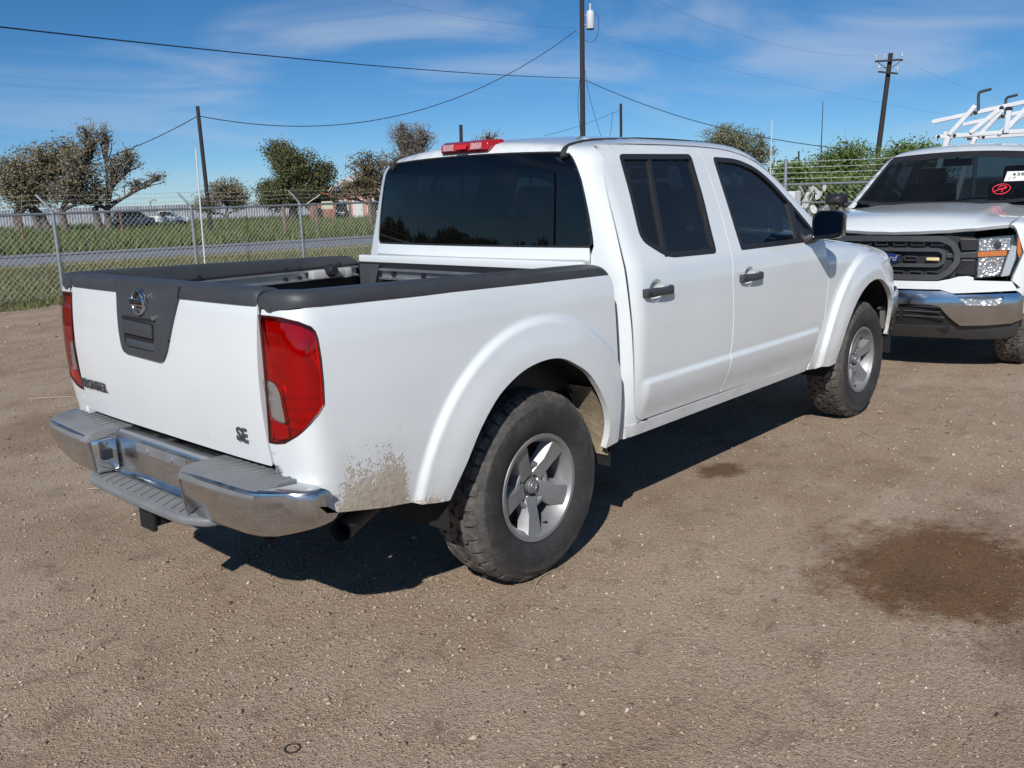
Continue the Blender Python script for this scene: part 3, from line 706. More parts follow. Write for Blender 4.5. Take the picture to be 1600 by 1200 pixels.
P4, t4 = pole('utility_pole', 'leaning pole with two crossarms above the green bushes', (1362, 300), (1392, 83), 60, .17, .13)
P5, t5 = pole('utility_pole', 'short grey wooden pole top just left over the red roof light', (722, 305), (720, 195), 60, .12, .11)
P6, t6 = pole('utility_pole', 'tiny distant pole between the tree and the bushes at right', (1249, 290), (1248, 236), 120, .12, .10)
def rel(root, p): return tuple(np.array(p)-np.array(root.location))
# transformer on P2: a thing hanging on the pole
def transformer():
    p = at(922.5, 45, 52); root = empty('transformer', (p[0], p[1], p[2]), label='white can shaped transformer hanging on the tall pole', cat='transformer'); mw = simple('transformer_paint', (.66, .67, .68), .4, var=.06)
    q = MB(); q.lathe([(.0, 0), (.20, 0), (.215, .04), (.22, .82), (.20, .90), (.10, .95), (.0, .96)], 20, 'z'); q.build('tank', mw, root, smooth=40)
    q = MB(); q.lathe([(.0, -.03), (.215, -.03), (.215, 0), (0, 0)], 20, 'z'); q.build('base', M_CABLE, root, smooth=40)
    q = MB(); q.lathe([(.05, .93), (.05, 1.15), (.07, 1.17), (.05, 1.2), (.07, 1.23), (.03, 1.3), (0, 1.3)], 12, 'z'); q.build('bushing', M_INS, root, smooth=40)
    tw = np.array(at(911, 45, 52))-p
    for z in (.2, .7): q = MB(); q.tube([(0, 0, z), (tw[0], tw[1], z)], .035, 8); q.build('bracket', M_GALV, root)
    q = MB(); q.tube(catmull([(.0, 0, 1.3), (tw[0]*.3, tw[1]*.3, 1.55), (tw[0]*.8, tw[1]*.8, 1.9)], 5), .012, 5); q.build('lead', M_CABLE, root)
    q = MB(); q.tube(catmull([(-tw[0]*.5, -tw[1]*.5, .9), (-tw[0]*1.1, -tw[1]*1.1, .5), (-tw[0]*.9, -tw[1]*.9, -.4), (0, 0, -.7), (tw[0]*.8, tw[1]*.8, -.55)], 6), .014, 5); q.build('lead', M_CABLE, root)
transformer()
# crossarms on P4
def arms(P, specs, D):
    for pa, pb in specs:
        a, b = at(*pa, D), at(*pb, D); q = MB(); q.tube([rel(P, a), rel(P, b)], .07, 4); ar = q.build('crossarm', M_POLE, P)
        for f in (.04, .33, .96):
            p = a*(1-f)+b*f; r_ = rel(P, p); q = MB(); q.lathe([(.03, .05), (.03, .14), (.075, .18), (.05, .24), (.075, .28), (.03, .36), (0, .36)], 10, 'z', r_); q.build('insulator', M_INS, ar, smooth=40)
arms(P4, [((1367, 96), (1411, 93)), ((1372, 112), (1403, 115))], 59.7)
MB_ = MB(); 
for a_, b_ in (((1371, 97), (1388, 108)), ((1410, 94), (1391, 107))): MB_.tube([rel(P4, at(*a_, 59.6)), rel(P4, at(*b_, 59.6))], .025, 4)
MB_.build('brace', M_POLE, P4)
def wire(label, a, b, sag, r, n=24, parent=None):
    a, b = np.array(a, float), np.array(b, float); pts = []
    for i in range(n+1):
        f = i/n; p = a*(1-f)+b*f; p[2] -= sag*4*f*(1-f); pts.append(tuple(p-a))
    q = MB(); q.tube(pts, r, 5, cap=False); o = q.build('overhead_wire', M_CABLE, None, label=label, cat='wire', group='overhead wires'); o.location = tuple(a); return o
J2 = at(908, 122, 52); J2t = at(901, 47, 52)
A0 = at(-260, 12, 20); A1 = A0+(A0-J2)*.6; A1[2] = (A0[2]+.94*.6-.375*J2[2])/.625
wire('thick black cable running from the upper left to the transformer pole', A1, J2, .6, .016, 60)
P7 = empty('utility_pole', (A1[0], A1[1], 0), label='pole outside the picture at left that carries the thick black cable', cat='pole'); q = MB(); q.tube([(0, 0, -.1), (0, 0, A1[2]+.6)], [.16, .12], 12); q.build('shaft', M_POLE, P7, smooth=40)
wire('black cable running from the transformer pole down to the work truck at right', J2, at(1640, 232, 44), 1.5, .020, 40)
J1 = at(309.5, 181, 45)
wire('sagging cable hung between the short leaning pole and the transformer pole', J1, J2t, 2.15, .020, 40)
wire('cable dropping from the short leaning pole into the gnarled tree', J1, at(120, 258, 55), .25, .020)
wire('faint thin wire reaching the transformer pole from the top of the picture', at(540, -14, 38), at(900, 44, 52), .3, .004)
wire('faint thin wire leaving the transformer pole to the right', at(926, 50, 52), at(1660, 200, 90), .8, .004)
wire('faint wire crossing the top right sky to the twin arm pole', at(1000, -12, 44), at(1391, 86, 60), .9, .004)
wire('faint wire leaving the twin arm pole behind the ladder rack', at(1391, 86, 60), at(1640, 172, 80), .4, .004)
wire('thin service wire rising left of the tall pole above the cab roof', at(850, 212, 60), at(968, 172, 70), .15, .012)
# slack down leads on the tall pole
for k, pts in enumerate((((906, 125), (903, 165), (908, 215)), ((914, 110), (921, 150), (935, 200), (944, 225)), ((957, 175), (955, 200), (951, 225)))):
    p0 = at(*pts[0], 52); q = MB(); q.tube(catmull([tuple(at(*p, 52)-p0) for p in pts], 6), .012, 4, cap=False)
    o = q.build('slack_lead', M_CABLE, None, label=('slack black lead hanging left of the tall pole', 'slack black lead curving right of the tall pole', 'short slack lead by the thin pole top')[k], cat='wire'); o.location = tuple(p0)
# whip antenna, white stakes, street lamp
p = at(1279, 310, 28); q = MB(); q.tube([(0, 0, 0), (.0, -.02, 2.3), tuple(np.array(at(1286, 158, 28))*(1, 1, 0)-np.array(p)*(1, 1, 0)+np.array([0, 0, at(1286, 158, 28)[2]]))], [.022, .016, .008], 6); o = q.build('whip_antenna', M_CABLE, None, smooth=40, label='thin dark whip mast left of the twin arm pole', cat='mast'); o.location = (p[0], p[1], 0)
p = at(1203, 300, 24); q = MB(); q.tube([(0, 0, 0), (0, 0, at(1203, 188, 24)[2])], .014, 8); o = q.build('white_stake', simple('stake_paint', (.6, .62, .62), .6), None, smooth=40, label='thin pale pole over the cab roof in front of the wispy tree', cat='pole'); o.location = (p[0], p[1], 0)
p = at(238, 345, 95); root = empty('street_lamp', (p[0], p[1], 0), label='tiny street lamp on the skyline right of the gnarled tree', cat='street lamp')
zt = at(238, 314, 95)[2]; q = MB(); q.tube([(0, 0, 0), (0, 0, zt)], .06, 6); q.build('mast', M_GALV, root); e = np.array(at(245, 313, 95))-p; q = MB(); q.tube([(0, 0, zt-.02), (e[0]*.5, e[1]*.5, zt+.12), (e[0], e[1], zt+.05)], .05, 6); q.build('lamp_arm', M_GALV, root)
# white box and pale prickly pear by the right hand fence
p = at(1238, 320, 14.2); MB().box((0, 0, .7), (.22, .16, 1.4)).build('meter_box', simple('white_box', (.74, .75, .74), .5, var=.05), None, bevel=.01, label='white box on the fence behind the cab pillar', cat='box').location = (p[0], p[1], 0)
def cactus():
    p = at(1258, 320, 17); root = empty('pale_cactus', (p[0], p[1], 0), label='pale silvery clump of flat leaves behind the fence by the door mirror', cat='plant'); mc = simple('pale_pad', (.55, .57, .53), .6, var=.25)
    for i in range(26):
        c = Vector((rng.normal(0, .22), rng.normal(0, .22), rng.uniform(.9, 1.45))); q = MB(); ry = rng.uniform(.035, .07); rot = Matrix.Rotation(rng.uniform(0, 3), 3, 'Z') @ Matrix.Rotation(rng.uniform(-.7, .7), 3, 'X')
        ring = [rot @ Vector((ry*math.cos(a), 0, ry*1.5*math.sin(a)))+c for a in np.linspace(0, 2*math.pi, 9)[:-1]]; q.prism(ring, rot @ Vector((0, .012, 0))); q.build('leaf', mc, root)
    q = MB(); q.tube([(0, 0, 0), (0, 0, 1.1)], .05, 6); q.build('stem', M_BARK_G, root)
cactus()
# small things on the ground
def straw(px, py, L, a, lab):
    d = CF*FPX+CR*(px-800)-CU*(py-600); g = CAM-d*CAM[2]/d[2]; q = MB(); v = np.array([math.cos(a), math.sin(a), 0])*L/2; q.tube(catmull([-v+(0, 0, .004), np.array([0, 0, .012])+np.array([-v[1], v[0], 0])*.15, v+(0, 0, .004)], 4), .0022, 4)
    o = q.build('straw', simple('straw', (.50, .42, .27), .8), None, label=lab, cat='straw'); o.location = (g[0], g[1], 0)
straw(80, 622, .34, 2.4, 'pale straw on the gravel left of the bumper'); straw(155, 765, .13, 2.2, 'short pale straw under the bumper step'); straw(850, 908, .22, .3, 'pale grass stalk by the rear tyre'); straw(1360, 680, .2, 1.0, 'pale stalk on the gravel right of the rear wheel')
d = CF*FPX+CR*(457-800)-CU*(1170-600); g = CAM-d*CAM[2]/d[2]; q = MB(); q.tube([(.021*math.cos(a), .021*math.sin(a), .002) for a in np.linspace(0, 2*math.pi, 25)[:-1]], .0022, 6, closed=True); o = q.build('rubber_ring', simple('black_rubber_ring', (.02, .02, .02), .6), None, smooth=60, label='small black ring lying on the gravel at the bottom', cat='ring'); o.location = (g[0], g[1], 0)

# ================================================================== THE WHITE CREW CAB PICKUP
def mat_white(name, mud=True):
    t = NT(name); c = t.coord(); n = t.noise(c, 3.0, 4, .5)
    col = t.ramp(n, [(.3, (.748, .786, .79)), (.7, (.785, .822, .824))]); rough = .32
    t.p.inputs['Coat Weight'].default_value = 1.0; t.p.inputs['Coat Roughness'].default_value = .04; t.p.inputs['Coat IOR'].default_value = 1.6
    if mud:
        sp = t.node('SeparateXYZ'); t.l.new(c, sp.inputs[0]); x, y, z = sp.outputs
        # splashes thrown up behind the rear wheel: thick low down, streaky above
        st = t.coord(scale=(14, 4, 5), rot=(0, R(25), 0)); streak = t.noise(st, 1.6, 4, .72); cl = t.noise(c, 9, 4, .72); spk = t.noise(c, 48, 3, .7)
        sp2 = t.noise(c, 120, 2, .7)
        hz = t.rng(z, .50, .84, 1, 0); hx = t.math('MULTIPLY', t.rng(x, -1.03, -.90), t.rng(x, -.70, -.63, 1, 0)); f = t.math('MULTIPLY', hz, hx)
        lo = t.rng(z, .475, .56, .8, 0); lo = t.math('MULTIPLY', lo, t.rng(x, -.4, -.6, 0, 1)); f = t.math('MAXIMUM', f, lo)
        f = t.math('MULTIPLY', f, t.math('ADD', .30, t.math('MULTIPLY', t.math('ADD', streak, cl), .75)))
        v = t.math('ADD', t.math('MULTIPLY', spk, .55), t.math('MULTIPLY', sp2, .45))
        msk = t.rng(t.math('ADD', v, t.math('MULTIPLY', f, .52)), .755, .83); msk = t.math('MULTIPLY', msk, t.rng(f, .04, .2))
        film = t.math('MULTIPLY', t.rng(f, .08, .9, 0, .75), t.rng(t.math('ADD', t.math('MULTIPLY', cl, .5), t.math('MULTIPLY', streak, .5)), .32, .66))
        # thin road film along the sills
        sill = t.math('MULTIPLY', t.rng(z, .45, .76, .42, 0), t.rng(cl, .36, .72))
        film = t.math('MAXIMUM', film, sill)
        col = t.mix(film, col, (.42, .35, .27)); col = t.mix(t.math('MULTIPLY', msk, .82), col, t.ramp(spk, [(.3, (.30, .235, .165)), (.7, (.52, .43, .32))]))
        # stray specks
        v2 = t.node('TexVoronoi'); v2.inputs['Scale'].default_value = 22; t.l.new(c, v2.inputs['Vector']); s2 = t.node('SeparateXYZ'); t.l.new(v2.outputs['Color'], s2.inputs[0])
        dot = t.math('MULTIPLY', t.rng(s2.outputs[0], .90, .93), t.rng(v2.outputs['Distance'], .05, .09, 1, 0)); dot = t.math('MULTIPLY', dot, t.rng(z, .45, 1.0, .9, .1))
        col = t.mix(dot, col, (.22, .17, .12))
        allm = t.math('MAXIMUM', msk, film)
        t.set(Roughness=t.rng(allm, 0, 1, rough, .9), Coat_Weight=t.rng(allm, 0, .5, 1, 0)); t.bump(t.math('MULTIPLY', msk, t.math('ADD', cl, spk)), .45, .006)
    else: t.set(Roughness=rough)
    t.set(Base_Color=col); return t.m
M_WHITE = mat_white('white_paint'); M_WHITE2 = mat_white('white_paint_clean', False)
M_PLAST = simple('grey_plastic', (.050, .054, .060), .50, var=.12, scale=14, bump=.12, bscale=300); M_BLACKP = simple('black_plastic', (.018, .018, .020), .45, var=.15, bump=.1, bscale=200)
M_BLACK = simple('under_black', (.010, .010, .011), .85, var=.2, scale=10); M_RUBBER = simple('black_rubber', (.022, .022, .023), .7)
def mat_chrome():
    t = NT('dusty_chrome'); c = t.coord(); n = t.noise(c, 6, 7, .7); s = t.noise(t.coord(scale=(2, 2, 16)), 7, 6, .7)
    f = t.math('MULTIPLY', t.rng(n, .38, .72), t.rng(s, .3, .7)); t.set(Base_Color=t.mix(t.math('MULTIPLY', f, .38), (.54, .55, .565), (.30, .26, .21)), Metallic=t.rng(f, 0, 1, 1, .70), Roughness=t.rng(f, 0, 1, .14, .40))
    return t.m
M_CHROME = mat_chrome(); M_CHROMEC = simple('clean_chrome', (.72, .73, .75), .10, 1.0, var=.05)
M_ALU = simple('aluminium', (.55, .56, .57), .38, .85, var=.12, scale=10); M_RIM = simple('painted_alloy', (.29, .29, .295), .48, .50, var=.16, scale=9)
M_PAD = simple('step_pad', (.20, .205, .21), .60, .15, var=.14, scale=5, bump=.12, bscale=160)
M_BADGE = simple('badge_grey', (.11, .115, .12), .35, .6)
M_TINT = glass('tinted_glass', (.075, .085, .10), refl=1.0, dirt=.008); M_TINT2 = glass('door_glass', (.12, .165, .20), refl=1.0, dirt=.010); M_MIRROR = simple('mirror_glass', (.10, .12, .14), .03, 1.0)
M_SEAT = simple('grey_cloth', (.15, .145, .14), .9, var=.1); M_DASH = simple('dash', (.045, .045, .048), .7)
def mat_tyre(name, mud):
    t = NT(name); c = t.coord(); n = t.noise(c, 7, 7, .7); f = t.noise(c, 60, 4, .7)
    m_ = t.rng(t.math('ADD', t.math('MULTIPLY', n, .8), t.math('MULTIPLY', f, .3)), .52, .76, 0, mud)
    sx = t.node('SeparateXYZ'); t.l.new(c, sx.inputs[0]); rad = t.math('SQRT', t.math('ADD', t.math('MULTIPLY', sx.outputs[0], sx.outputs[0]), t.math('MULTIPLY', sx.outputs[2], sx.outputs[2])))
    m_ = t.math('MULTIPLY', t.math('ADD', m_, t.math('MULTIPLY', f, t.rng(rad, .30, .36, 0, .45))), t.rng(rad, .23, .34, .45, 1.25))
    t.set(Base_Color=t.mix(m_, (.028, .028, .029), (.185, .165, .14)), Roughness=t.rng(m_, 0, 1, .72, .95)); t.bump(f, .25, .003); return t.m
M_TYRE = mat_tyre('tyre_rubber', .42); M_TREAD = mat_tyre('tread_rubber', .75)
def mat_mudcake():
    t = NT('mud_cake'); c = t.coord(); n = t.noise(c, 14, 7, .7); t.set(Base_Color=t.ramp(n, [(.3, (.17, .13, .085)), (.7, (.38, .31, .21))]), Roughness=.95); t.bump(n, .8, .01); return t.m
M_MUD = mat_mudcake()
M_REDLENS = glass('red_lens', (.80, .018, .020), refl=.9); M_REDBACK = simple('red_reflector', (.62, .010, .014), .22, .35, coat=.8); M_CLEAR = glass('clear_lens', (.86, .86, .86), refl=.9); M_SILVER = simple('lamp_silver', (.72, .72, .71), .30, .75)

PZ = [.30, .40, .50, .60, .75, .90, 1.05, 1.12, 1.17, 1.21, 1.30, 1.45, 1.60, 1.68, 1.80]
PW = [.80, .845, .868, .884, .895, .897, .891, .884, .873, .856, .818, .758, .700, .670, .625]
def w_side(x, z):
    w = interp(z, PZ, PW); w = w-.035*np.clip((-.35-x)/.7, 0, 2)**2-.05*np.clip((x-2.7)/1.2, 0, 2)**2
    return w+.013*sstep(.690, .662, z)*(1-sstep(.64, .50, z))*sstep(.655, .70, x)*(1-sstep(2.43, 2.47, x))
def flare(x, z):
    out = 0
    for xc, zc, ro, h in ((-.02, .42, .628, .033), (3.19, .41, .672, .046)):
        r = np.hypot(x-xc, z-zc); out = out+h*(.62*(1-sstep(ro-.026, ro, r))+.38*(1-sstep(ro-.15, ro-.010, r)))
    return out
def xrear(y, z): return .505+.055*np.abs(y/.7)**2.6+.050*(z-1.25)
def zroof(x, y): return interp(x, [.4, .6, .8, 1.2, 1.65, 1.9, 2.1, 2.4], [1.685, 1.722, 1.747, 1.766, 1.765, 1.752, 1.725, 1.66])-.05*(y/.6)**2
def wsh(x, y, z): return (x-2.07+.16*((y/.7)**2-1))*.54+(z-1.637)*.842
def Fcab(x, y, z):
    a = np.abs(y)-w_side(x, z)-flare(x, z)
    return smax(smax(smax(a, xrear(y, z)-x, .10), wsh(x, y, z), .04), z-zroof(x, y), .07)
def xtail(y, z): return -1.04-.025*np.maximum(0, 1-((z-.95)/.28)**2)+.02*np.abs(y/.8)**4
def Fbed(x, y, z): return smax(np.abs(y)-w_side(x, z)-flare(x, z), xtail(y, z)-x, .07)
def zhood(x, y): return interp(x, [2.4, 2.7, 3.0, 3.4, 3.7, 3.95, 4.1], [1.215, 1.21, 1.195, 1.155, 1.10, 1.02, .9])-.05*(y/.7)**2+.018*sstep(.50, .42, np.abs(y))
def Ffront(x, y, z):
    a = np.abs(y)-w_side(x, np.minimum(z, 1.10))-flare(x, z)
    return smax(smax(a, z-zhood(x, y), .10), x-(4.03-.26*(np.abs(y)/.8)**2.4), .12)
SIDE = Chart((0, 1, 0), (0, 0, 1)); REAR = Chart((1, 0, 0), (0, 0, 1)); TOP = Chart((0, 0, -1), (0, 1, 0)); CORNER = Chart((.45, .893, 0), (0, 0, 1)); CPIL = Chart((1, 1.1, -.5), (0, 0, 1)); ROOFC = Chart((.5, 0, -1), (0, 1, 0)); FRONTC = Chart((-1, 0, 0), (0, 0, 1)); FENC = Chart((-.35, 1, -.5), (0, 0, 1)); SCR = Chart((-.55, 0, -.85), (0, 1, 0))
def onside(F, pts): return list(SIDE.lift(F, np.array(pts, float)))
def onrear(F, pts): return list(REAR.lift(F, np.array([(-y, z) for y, z in pts], float)))
def ontop(F, pts): return list(TOP.lift(F, np.array(pts, float)))

def arcs(F, xc, zc, ro):
    out = []
    for dr in (.010, 0, -.0065, -.013, -.0195, -.026, -.036):
        n = int(math.pi*1.1*(ro+dr)/.013)
        out += [(xc+(ro+dr)*math.cos(a), zc+(ro+dr)*math.sin(a)) for a in np.linspace(-.15, math.pi+.15, n)]
    return onside(F, out)
truck = empty('pickup_truck', (0, 0, 0), label='white crew cab pickup with open bed and chrome step bumper, seen from behind', cat='pickup truck')
T = truck
def both(o): mirror_tree(o, o.parent); return o

# ---- bed sides
light_side = [(-.970, .897), (-.967, .960), (-.966, 1.03), (-.969, 1.092), (-.974, 1.115), (-.984, 1.129), (-1.013, 1.146)]
light = onrear(Fbed, [(-.672, .765), (-.71, .767), (-.75, .775), (-.79, .795)])+onside(Fbed, [(-1.026, .826), (-.988, .873)])+onside(Fbed, light_side)+onrear(Fbed, [(-.78, 1.156), (-.73, 1.158), (-.672, 1.158)])
arch = [(.395, .445), (.402, .50), (.393, .565), (.36, .64), (.304, .722), (.235, .795), (.158, .842), (.085, .875), (.010, .888), (-.075, .884), (-.156, .866), (-.235, .830), (-.30, .784), (-.375, .70), (-.434, .600), (-.475, .53), (-.505, .473)]
capz = lambda x: 1.2325-.0225*(x+1.03)
outline = onrear(Fbed, [(-.672, 1.176), (-.76, 1.177)])+onside(Fbed, [(-1.0, 1.182), (-.96, capz(-.96)-.044), (-.5, capz(-.5)-.044), (0, capz(0)-.044), (.45, capz(.45)-.042), (.462, 1.12), (.466, .92), (.472, .70), (.480, .455)])
outline += onside(Fbed, catmull(arch, 3))+onside(Fbed, [(-.56, .478), (-.62, .488), (-.653, .500), (-.764, .514), (-.933, .546), (-1.0, .560)])+onrear(Fbed, [(-.80, .572), (-.74, .60), (-.676, .66)])+light
both(panel('bed_side', [outline], CORNER, Fbed, M_WHITE, T, s=.024, sb=.012, thick=.028, extra=arcs(Fbed, -.02, .42, .628)))
# ---- tail lamps
def lamp():
    pts = round3(REARCORNER([(-.680, .968), (-.735, .963), (-.757, .935), (-.768, .835), (-.698, .842)]), .012)
    lens = panel('tail_lamp', [light, pts], CORNER, Fbed, M_REDLENS, T, s=.02, sb=.012, thick=.012, off=-.001, label='red tail lamp with a clear reversing window')
    # red moulded body behind the lens with ribs and two bowls
    def relief(P, Nn):
        z, x, y = P[:, 2], P[:, 0], P[:, 1]; d = np.zeros(len(P))
        d += .0045*(np.cos((z-.79)/.034*2*math.pi)*.5)*((z < .93) & (z > .79))
        for cz, cx, cy, k in ((1.065, -1.04, -.73, 1), (1.05, -.97, -.86, 1), (.985, -1.05, -.715, .6)):
            r = np.sqrt((z-cz)**2+(x-cx)**2+(y-cy)**2); d -= .016*k*(1-sstep(.0, .06, r))
        return P+Nn*d[:, None]
    c = np.mean(np.array(light), 0); small = [c+(np.array(p)-c)*.975 for p in light]
    panel('reflector', [small], CORNER, Fbed, M_REDBACK, lens, s=.010, sb=.010, thick=.01, off=-.018, post=relief)
    panel('reversing_window', [pts], CORNER, Fbed, M_CLEAR, lens, s=.02, sb=.008, thick=.004, off=.0005)
    panel('silver_bowl', [pts], CORNER, Fbed, M_SILVER, lens, s=.008, sb=.010, thick=.004, off=-.007, post=lambda P, Nn: P+Nn*(.0028*np.sin(P[:, 2]*200)*np.cos(P[:, 1]*260))[:, None])
    low = round3(REARCORNER([(-.695, .838), (-.768, .832), (-.766, .79), (-.70, .775)]), .008)
    panel('lower_reflex', [low], CORNER, Fbed, simple('pink_reflex', (.55, .06, .07), .2, coat=.8), lens, s=.02, sb=.010, thick=.003, off=-.006)
    g = MB(); L = CORNER.lift(Fbed, resample(CORNER.uv(light), .012)); N_ = grad(Fbed, L); g.tube([tuple(p) for p in L-N_*.003], .0045, 5, closed=True); g.build('gasket', simple('lamp_gasket', (.05, .004, .006), .5), lens, smooth=60)
    both(lens)
def REARCORNER(yz): return onrear(Fbed, yz)
def round3(pts, r):
    uv = CORNER.uv(np.array(pts)); return list(CORNER.lift(Fbed, np.array(round_poly([tuple(p) for p in uv], r))))
lamp()
# ---- bed rail caps
def rail_cap():
    rings = []
    for x in [-1.041, -1.038, -1.028, -1.01, -.98, -.94, -.85]+list(np.linspace(-.7, .40, 16))+[.43, .447, .455]:
        zt = capz(x); yo = -float(SIDE.lift(Fbed, np.array([(max(x, -1.033), 1.188)]))[0, 1]); 
        yo = min(yo, .775 if x < -1.04 else (.79 if x < -1.036 else yo)); k = 1.0
        if x > .40: zt -= .030*((x-.40)/.055)**2
        if x < -1.0: zt -= .016*((-1.0-x)/.041)**2
        yo += .005; yi = .745-.069*sstep(-.955, -.99, x)
        p = [(yo, zt-.046), (yo+.003, zt-.030), (yo-.004, zt-.012), (yo-.018, zt-.003), (yo-.04, zt), (yi+.02, zt), (yi+.004, zt-.005), (yi, zt-.016), (yi-.002, zt-.075), (yi+.006, zt-.075), (yi+.010, zt-.03), (yo-.02, zt-.046)]
        rings.append([(x, -a, b) for a, b in p])
    q = MB(); q.loft(rings); both(q.build('rail_cap', M_PLAST, T, smooth=35))
rail_cap()
# ---- bed tub
def tub():
    q = MB(); q.box((-.28, 0, .70), (1.46, 1.40, .02)); q.build('bed_floor', M_BLACKP, T)
    r = MB()
    for i in range(11): r.box((-.28, -.6+.12*i, .715), (1.44, .05, .012))
    r.build('floor_ribs', M_BLACKP, T, bevel=.003)
    w = MB(); w.box((-.265, -.735, .93), (1.41, .02, .46)); both(w.build('bed_wall', M_BLACKP, T))
    h = MB(); h.box((-.02, -.62, .80), (.86, .20, .20)); both(h.build('wheel_house', M_BLACKP, T, bevel=.05, seg=4, smooth=40))
    f = MB(); f.box((.445, 0, .94), (.02, 1.44, .46)); f.build('bed_front_wall', M_BLACKP, T)
    f = MB(); f.box((.462, 0, 1.178), (.030, 1.47, .052)); f.build('front_header', M_WHITE2, T, bevel=.008, seg=3, smooth=40)
    # cargo track rails
    def track(y0, mirror):
        q = MB(); q.prism([(-.92, y0, 1.100), (-.92, y0-.030, 1.100), (-.92, y0-.030, 1.108), (-.92, y0-.010, 1.110), (-.92, y0-.010, 1.140), (-.92, y0-.030, 1.142), (-.92, y0-.030, 1.150), (-.92, y0, 1.150)], (1.33, 0, 0)); o = q.build('cargo_track', M_ALU, T, bevel=.001, seg=1)
        for x in (-.86, -.47, -.02, .06, .30):
            for z in (1.115, 1.165): b = MB(); b.lathe([(0, -.012), (.010, -.012), (.013, -.004), (.013, 0)], 10, 'y', (x, y0-.008, z)); b.build('bolt', M_BLACKP, o, smooth=40)
        return o
    o = track(.722, False)
    c = MB(); c.box((.20, .675, 1.128), (.20, .05, .045)); c.box((.31, .672, 1.125), (.06, .04, .05)); cl = c.build('tie_cleat', simple('cleat_grey', (.45, .45, .44), .5), T, bevel=.010, seg=2, smooth=40)
    q = MB(); q.lathe([(0, -.05), (.022, -.05), (.03, -.035), (.03, 0)], 14, 'y', (.20, .66, 1.145)); q.build('cleat_knob', M_BLACKP, cl, smooth=40)
    both_ = mirrored(o, T); [mirrored(ch, both_) for ch in o.children]
    q = MB(); q.prism([(.432, -.52, 1.088), (.402, -.52, 1.088), (.402, -.52, 1.098), (.422, -.52, 1.10), (.422, -.52, 1.130), (.402, -.52, 1.132), (.402, -.52, 1.142), (.432, -.52, 1.142)], (0, 1.04, 0)); o = q.build('cargo_track', M_ALU, T, bevel=.001, seg=1)
    for y in (-.4, -.1, .2, .42): b = MB(); b.lathe([(0, -.012), (.011, -.012), (.013, 0)], 10, 'x', (.418, y, 1.115)); b.build('bolt', M_BLACKP, o, smooth=40)
    g = MB(); g.prism([(.43, .54, 1.16), (.43, .70, 1.16), (.43, .70, 1.02), (.43, .60, 1.02)], (-.006, 0, 0)); both(g.build('corner_gusset', simple('gusset', (.06, .065, .075), .6, var=.2), T))
tub()
